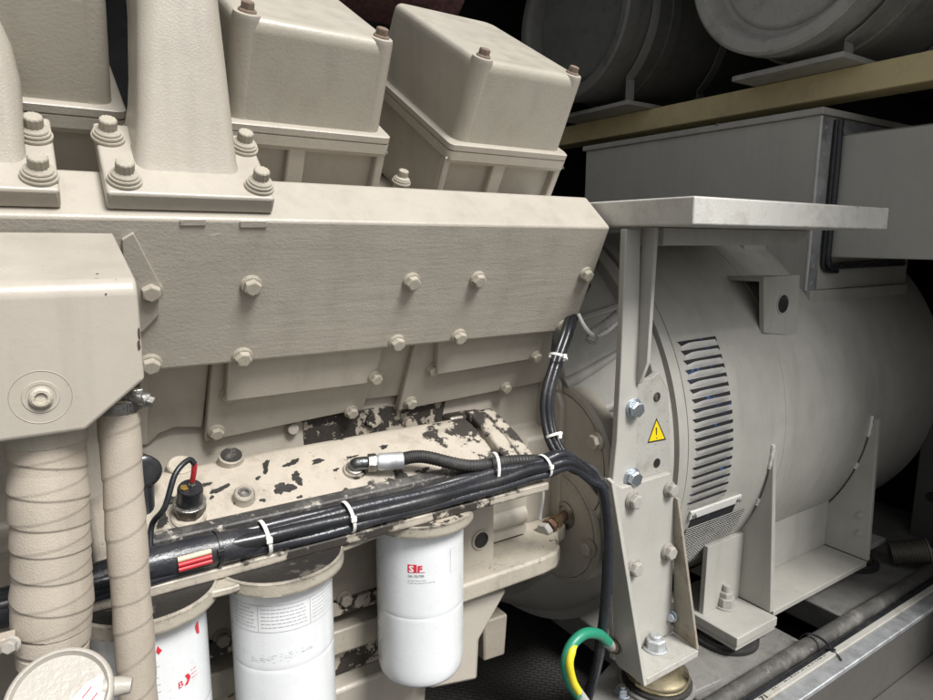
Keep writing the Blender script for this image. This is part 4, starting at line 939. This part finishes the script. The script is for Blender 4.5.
# ================================================================== OVERHEAD
t = thing('cross_beam', 'yellow painted steel beam running across above the terminal box', 'beam', (1.70, .8, .34))
m = MB(); m.box(1.65, 1.658, -.4, 2.4, .344, .4072); m.build('web', 'yellow_beam', t, .002)
m = MB(); m.box(1.6585, 1.74, -.4, 2.4, .344, .352); m.box(1.6585, 1.74, -.4, 2.4, .3995, .4072); m.build('flange', 'yellow_beam', t, .002)
def drum(label, x, y, z, r, L, mat, y0, y1, x0=1.55):
    t = thing('silencer_drum', label, 'drum', (x+L/2, y, z-r), 'drums on the yellow beam')
    m = MB(); m.lathe((x, y, z), (1, 0, 0), [(.045, 0), (.042, r*.70), (.046, r*.735), (.052, r*.755), (.052, r*.80), (.040, r*.815), (.016, r*.835), (.003, r*.87), (0, r*.90), (0, r*.975), (.006, r), (.05, r), (.054, r*.975), (L, r*.975), (L, 0)], 128); m.build('shell', mat, t, smooth=35)
    m = MB(); m.lathe((x, y, z), (1, 0, 0), [(.19, r*.976), (.19, r*1.0), (.23, r*1.0), (.23, r*.976)], 128, cap=False); m.lathe((x, y, z), (1, 0, 0), [(.47, r*.976), (.47, r*1.0), (.51, r*1.0), (.51, r*.976)], 128, cap=False); m.build('band', mat, t)
    m = MB(); m.box(x0, x0+.15, y0, y1, .408, .421); m.build('saddle_plate', 'drum_grey', t, .002)
    m = MB()
    for sx in (.095, .43):
        ys = y0+.024; aa = math.acos((ys-y)/(r+.003)); pl = [(ys, .4215), (ys, z-(r+.003)*sin(aa)-.012)]
        pl += [(y+(r+.003)*cos(aa+k*(math.pi*1.12-aa)/10), z-(r+.003)*sin(aa+k*(math.pi*1.12-aa)/10)) for k in range(11)]
        out = [(p[0]-.001, p[1]-.005) if i > 1 else (p[0]-.005, p[1]) for i, p in enumerate(pl)]
        m = MB()
        for i in range(len(pl)-1):
            (a0, b0), (a1, b1), (c0, d0), (c1, d1) = pl[i], pl[i+1], out[i], out[i+1]
            m.hexa([V((x+sx, a0, b0)), V((x+sx+.032, a0, b0)), V((x+sx+.032, a1, b1)), V((x+sx, a1, b1)), V((x+sx, c0, d0)), V((x+sx+.032, c0, d0)), V((x+sx+.032, c1, d1)), V((x+sx, c1, d1))])
        m.build('strap', 'drum_strap', t)
    return t
drum('grey drum with a recessed round end, above the cable box at the top right', 1.50, .955, .697, .258, .9, 'drum_grey', .822, 1.105)
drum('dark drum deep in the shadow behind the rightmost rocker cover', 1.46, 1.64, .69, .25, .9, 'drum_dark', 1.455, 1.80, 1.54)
q = V((.55, 1.45, .55)); m = MB(); m.lathe((.2, 1.42, .62), (1, 0, 0), [(0, 0), (0, .13), (.66, .13), (.66, 0)], 40)
tag(m.build('lagged_exhaust', 'red_lagging', base=(.5, 1.42, .62)), 'rusty red brown lagged exhaust behind the rocker covers', 'exhaust')

# ================================================================== SKID
t = thing('generator_skid', 'grey steel skid cross members under the generator feet', 'skid', (1.4, 1.2, -1.0))
for x0, x1 in ((.98, 1.33), (1.502, 2.3)):
    m = MB(); m.box(x0, x1, .66, 1.9, -.93, -.869); m.build('cross_member', 'skid_paint', t, .004)
m = MB(); m.prism([at(722, 679, z=-.800), at(690, 648, z=-.800), at(640, 630, z=-.800), at(586, 690, z=-.800), at(610, 730, z=-.800)], (0, 0, -.012)); m.build('mount_plate', 'skid_paint', t, .002)
t = thing('skid_rail', 'galvanised side rail of the skid with an open channel, running to the right edge', 'rail', (1.4, .58, -.95))
m = MB(); m.box(.45, 2.6, .5575, .589, -.861, -.850); m.build('top_flange', 'galvanised', t, .002)
m = MB(); m.box(.45, 2.6, .590, .604, -.861, -.846); m.build('inner_strip', 'grey_worn', t, .0015)
m = MB(); m.box(.45, 2.6, .5635, .570, -1.0, -.8612); m.build('rail_web', 'panel_brown', t, .002)
m = MB(); m.box(.45, 2.6, .30, .5625, -1.0, -.988); m.build('lower_flange', 'panel_brown', t, .002)
m = MB(); m.box(.45, 2.6, .6045, .665, -.90, -.880); m.build('channel_floor', 'panel_brown', t)
text_mesh('71', .019, 'print_black', 'lettering', lambda a, b: V((1.055+a*1.1, .5915+b*.7, -.8456)), t, True)
m = MB()
for i in range(26):
    x = 1.10+i*.0075+random.uniform(-.002, .002); m.box(x, x+random.uniform(.001, .004), .5985, .5985+random.uniform(.001, .003), -.8459, -.8455)
m.build('chip_marks', 'print_black', t)
t = thing('rail_cable', 'dusty black cable lying along the back of the rail', 'cable', (1.4, .65, -.86), 'cables along the rail')
m = MB(); m.tube([V((.3+.2*i, .643+.0015*sin(i*1.7), -.857+.001*cos(i*2.1))) for i in range(12)], .0175, 18); m.build('sheath', 'conduit', t, smooth=80)
m = MB(); c = V((1.316, .632, -.856)); secs = []
for i in range(41):
    th = 2*pi*i/40; e = V((0, cos(th)*.034, sin(th)*.0235)); o = V((0, cos(th), sin(th)))
    secs.append([c+e+V((-.003, 0, 0)), c+e+V((.003, 0, 0)), c+e+V((.003, 0, 0))+o*.002, c+e+V((-.003, 0, 0))+o*.002])
m.loft(secs, False); m.box(c.x-.005, c.x+.005, .595, .604, -.852, -.842); m.tube([V((1.316, .597, -.846)), V((1.312, .585, -.848)), V((1.302, .574, -.8475))], .0018, 8); m.build('cable_tie', 'cable_black', t)
t = thing('rail_cable', 'thin clean black cable squeezed in front of the dusty one on the rail', 'cable', (1.4, .613, -.86), 'cables along the rail')
m = MB(); m.tube([V((.3+.2*i, .6135+.001*sin(i*2.3), -.858)) for i in range(12)], .0088, 14); m.build('sheath', 'cable_black', t, smooth=80)
# flexible conduit at the end of the skid
a = at(890, 553, z=-.835); b = at(926, 551, z=-.815); d = (b-a).normalized()
t = thing('flexible_conduit', 'ribbed flexible conduit with an open end, lying behind the rail', 'conduit', a)
m = MB(); L = (b-a).length; pr = []
for i in range(97):
    z = L*i/96; pr += [(z, .0305+.0022*sin(i*2*pi/6))]
pr += [(L+.002, .034), (L+.006, .034), (L+.006, .029), (L-.05, .028)]
m.lathe(a, d, pr, 40, cap=False); m.lathe(a, d, [(0, .030), (.001, 0)], 40, cap=False); m.build('ribbed_sleeve', 'flexi', t, smooth=60)
m = MB(); m.tube([a+d*.02, b, b+d*.10, b+d*.25+V((0, 0, -.02))], .019, 16); m.build('inner_cable', 'cable_black', t, smooth=80)
# side panel at the right edge
t = thing('side_panel', 'dark brown grey steel panel at the right edge behind the rail', 'panel', (2.13, .55, -1.0))
m = MB(); m.box(2.11, 2.15, .34, .785, -.99, 1.0); m.build('sheet', 'panel_brown', t, .004)
m = MB(); m.lathe(at(931, 497, x=2.109), (-1, 0, 0), [(0, .014), (.004, .012)], 20); m.build('plug', 'oil_hole_black', t)
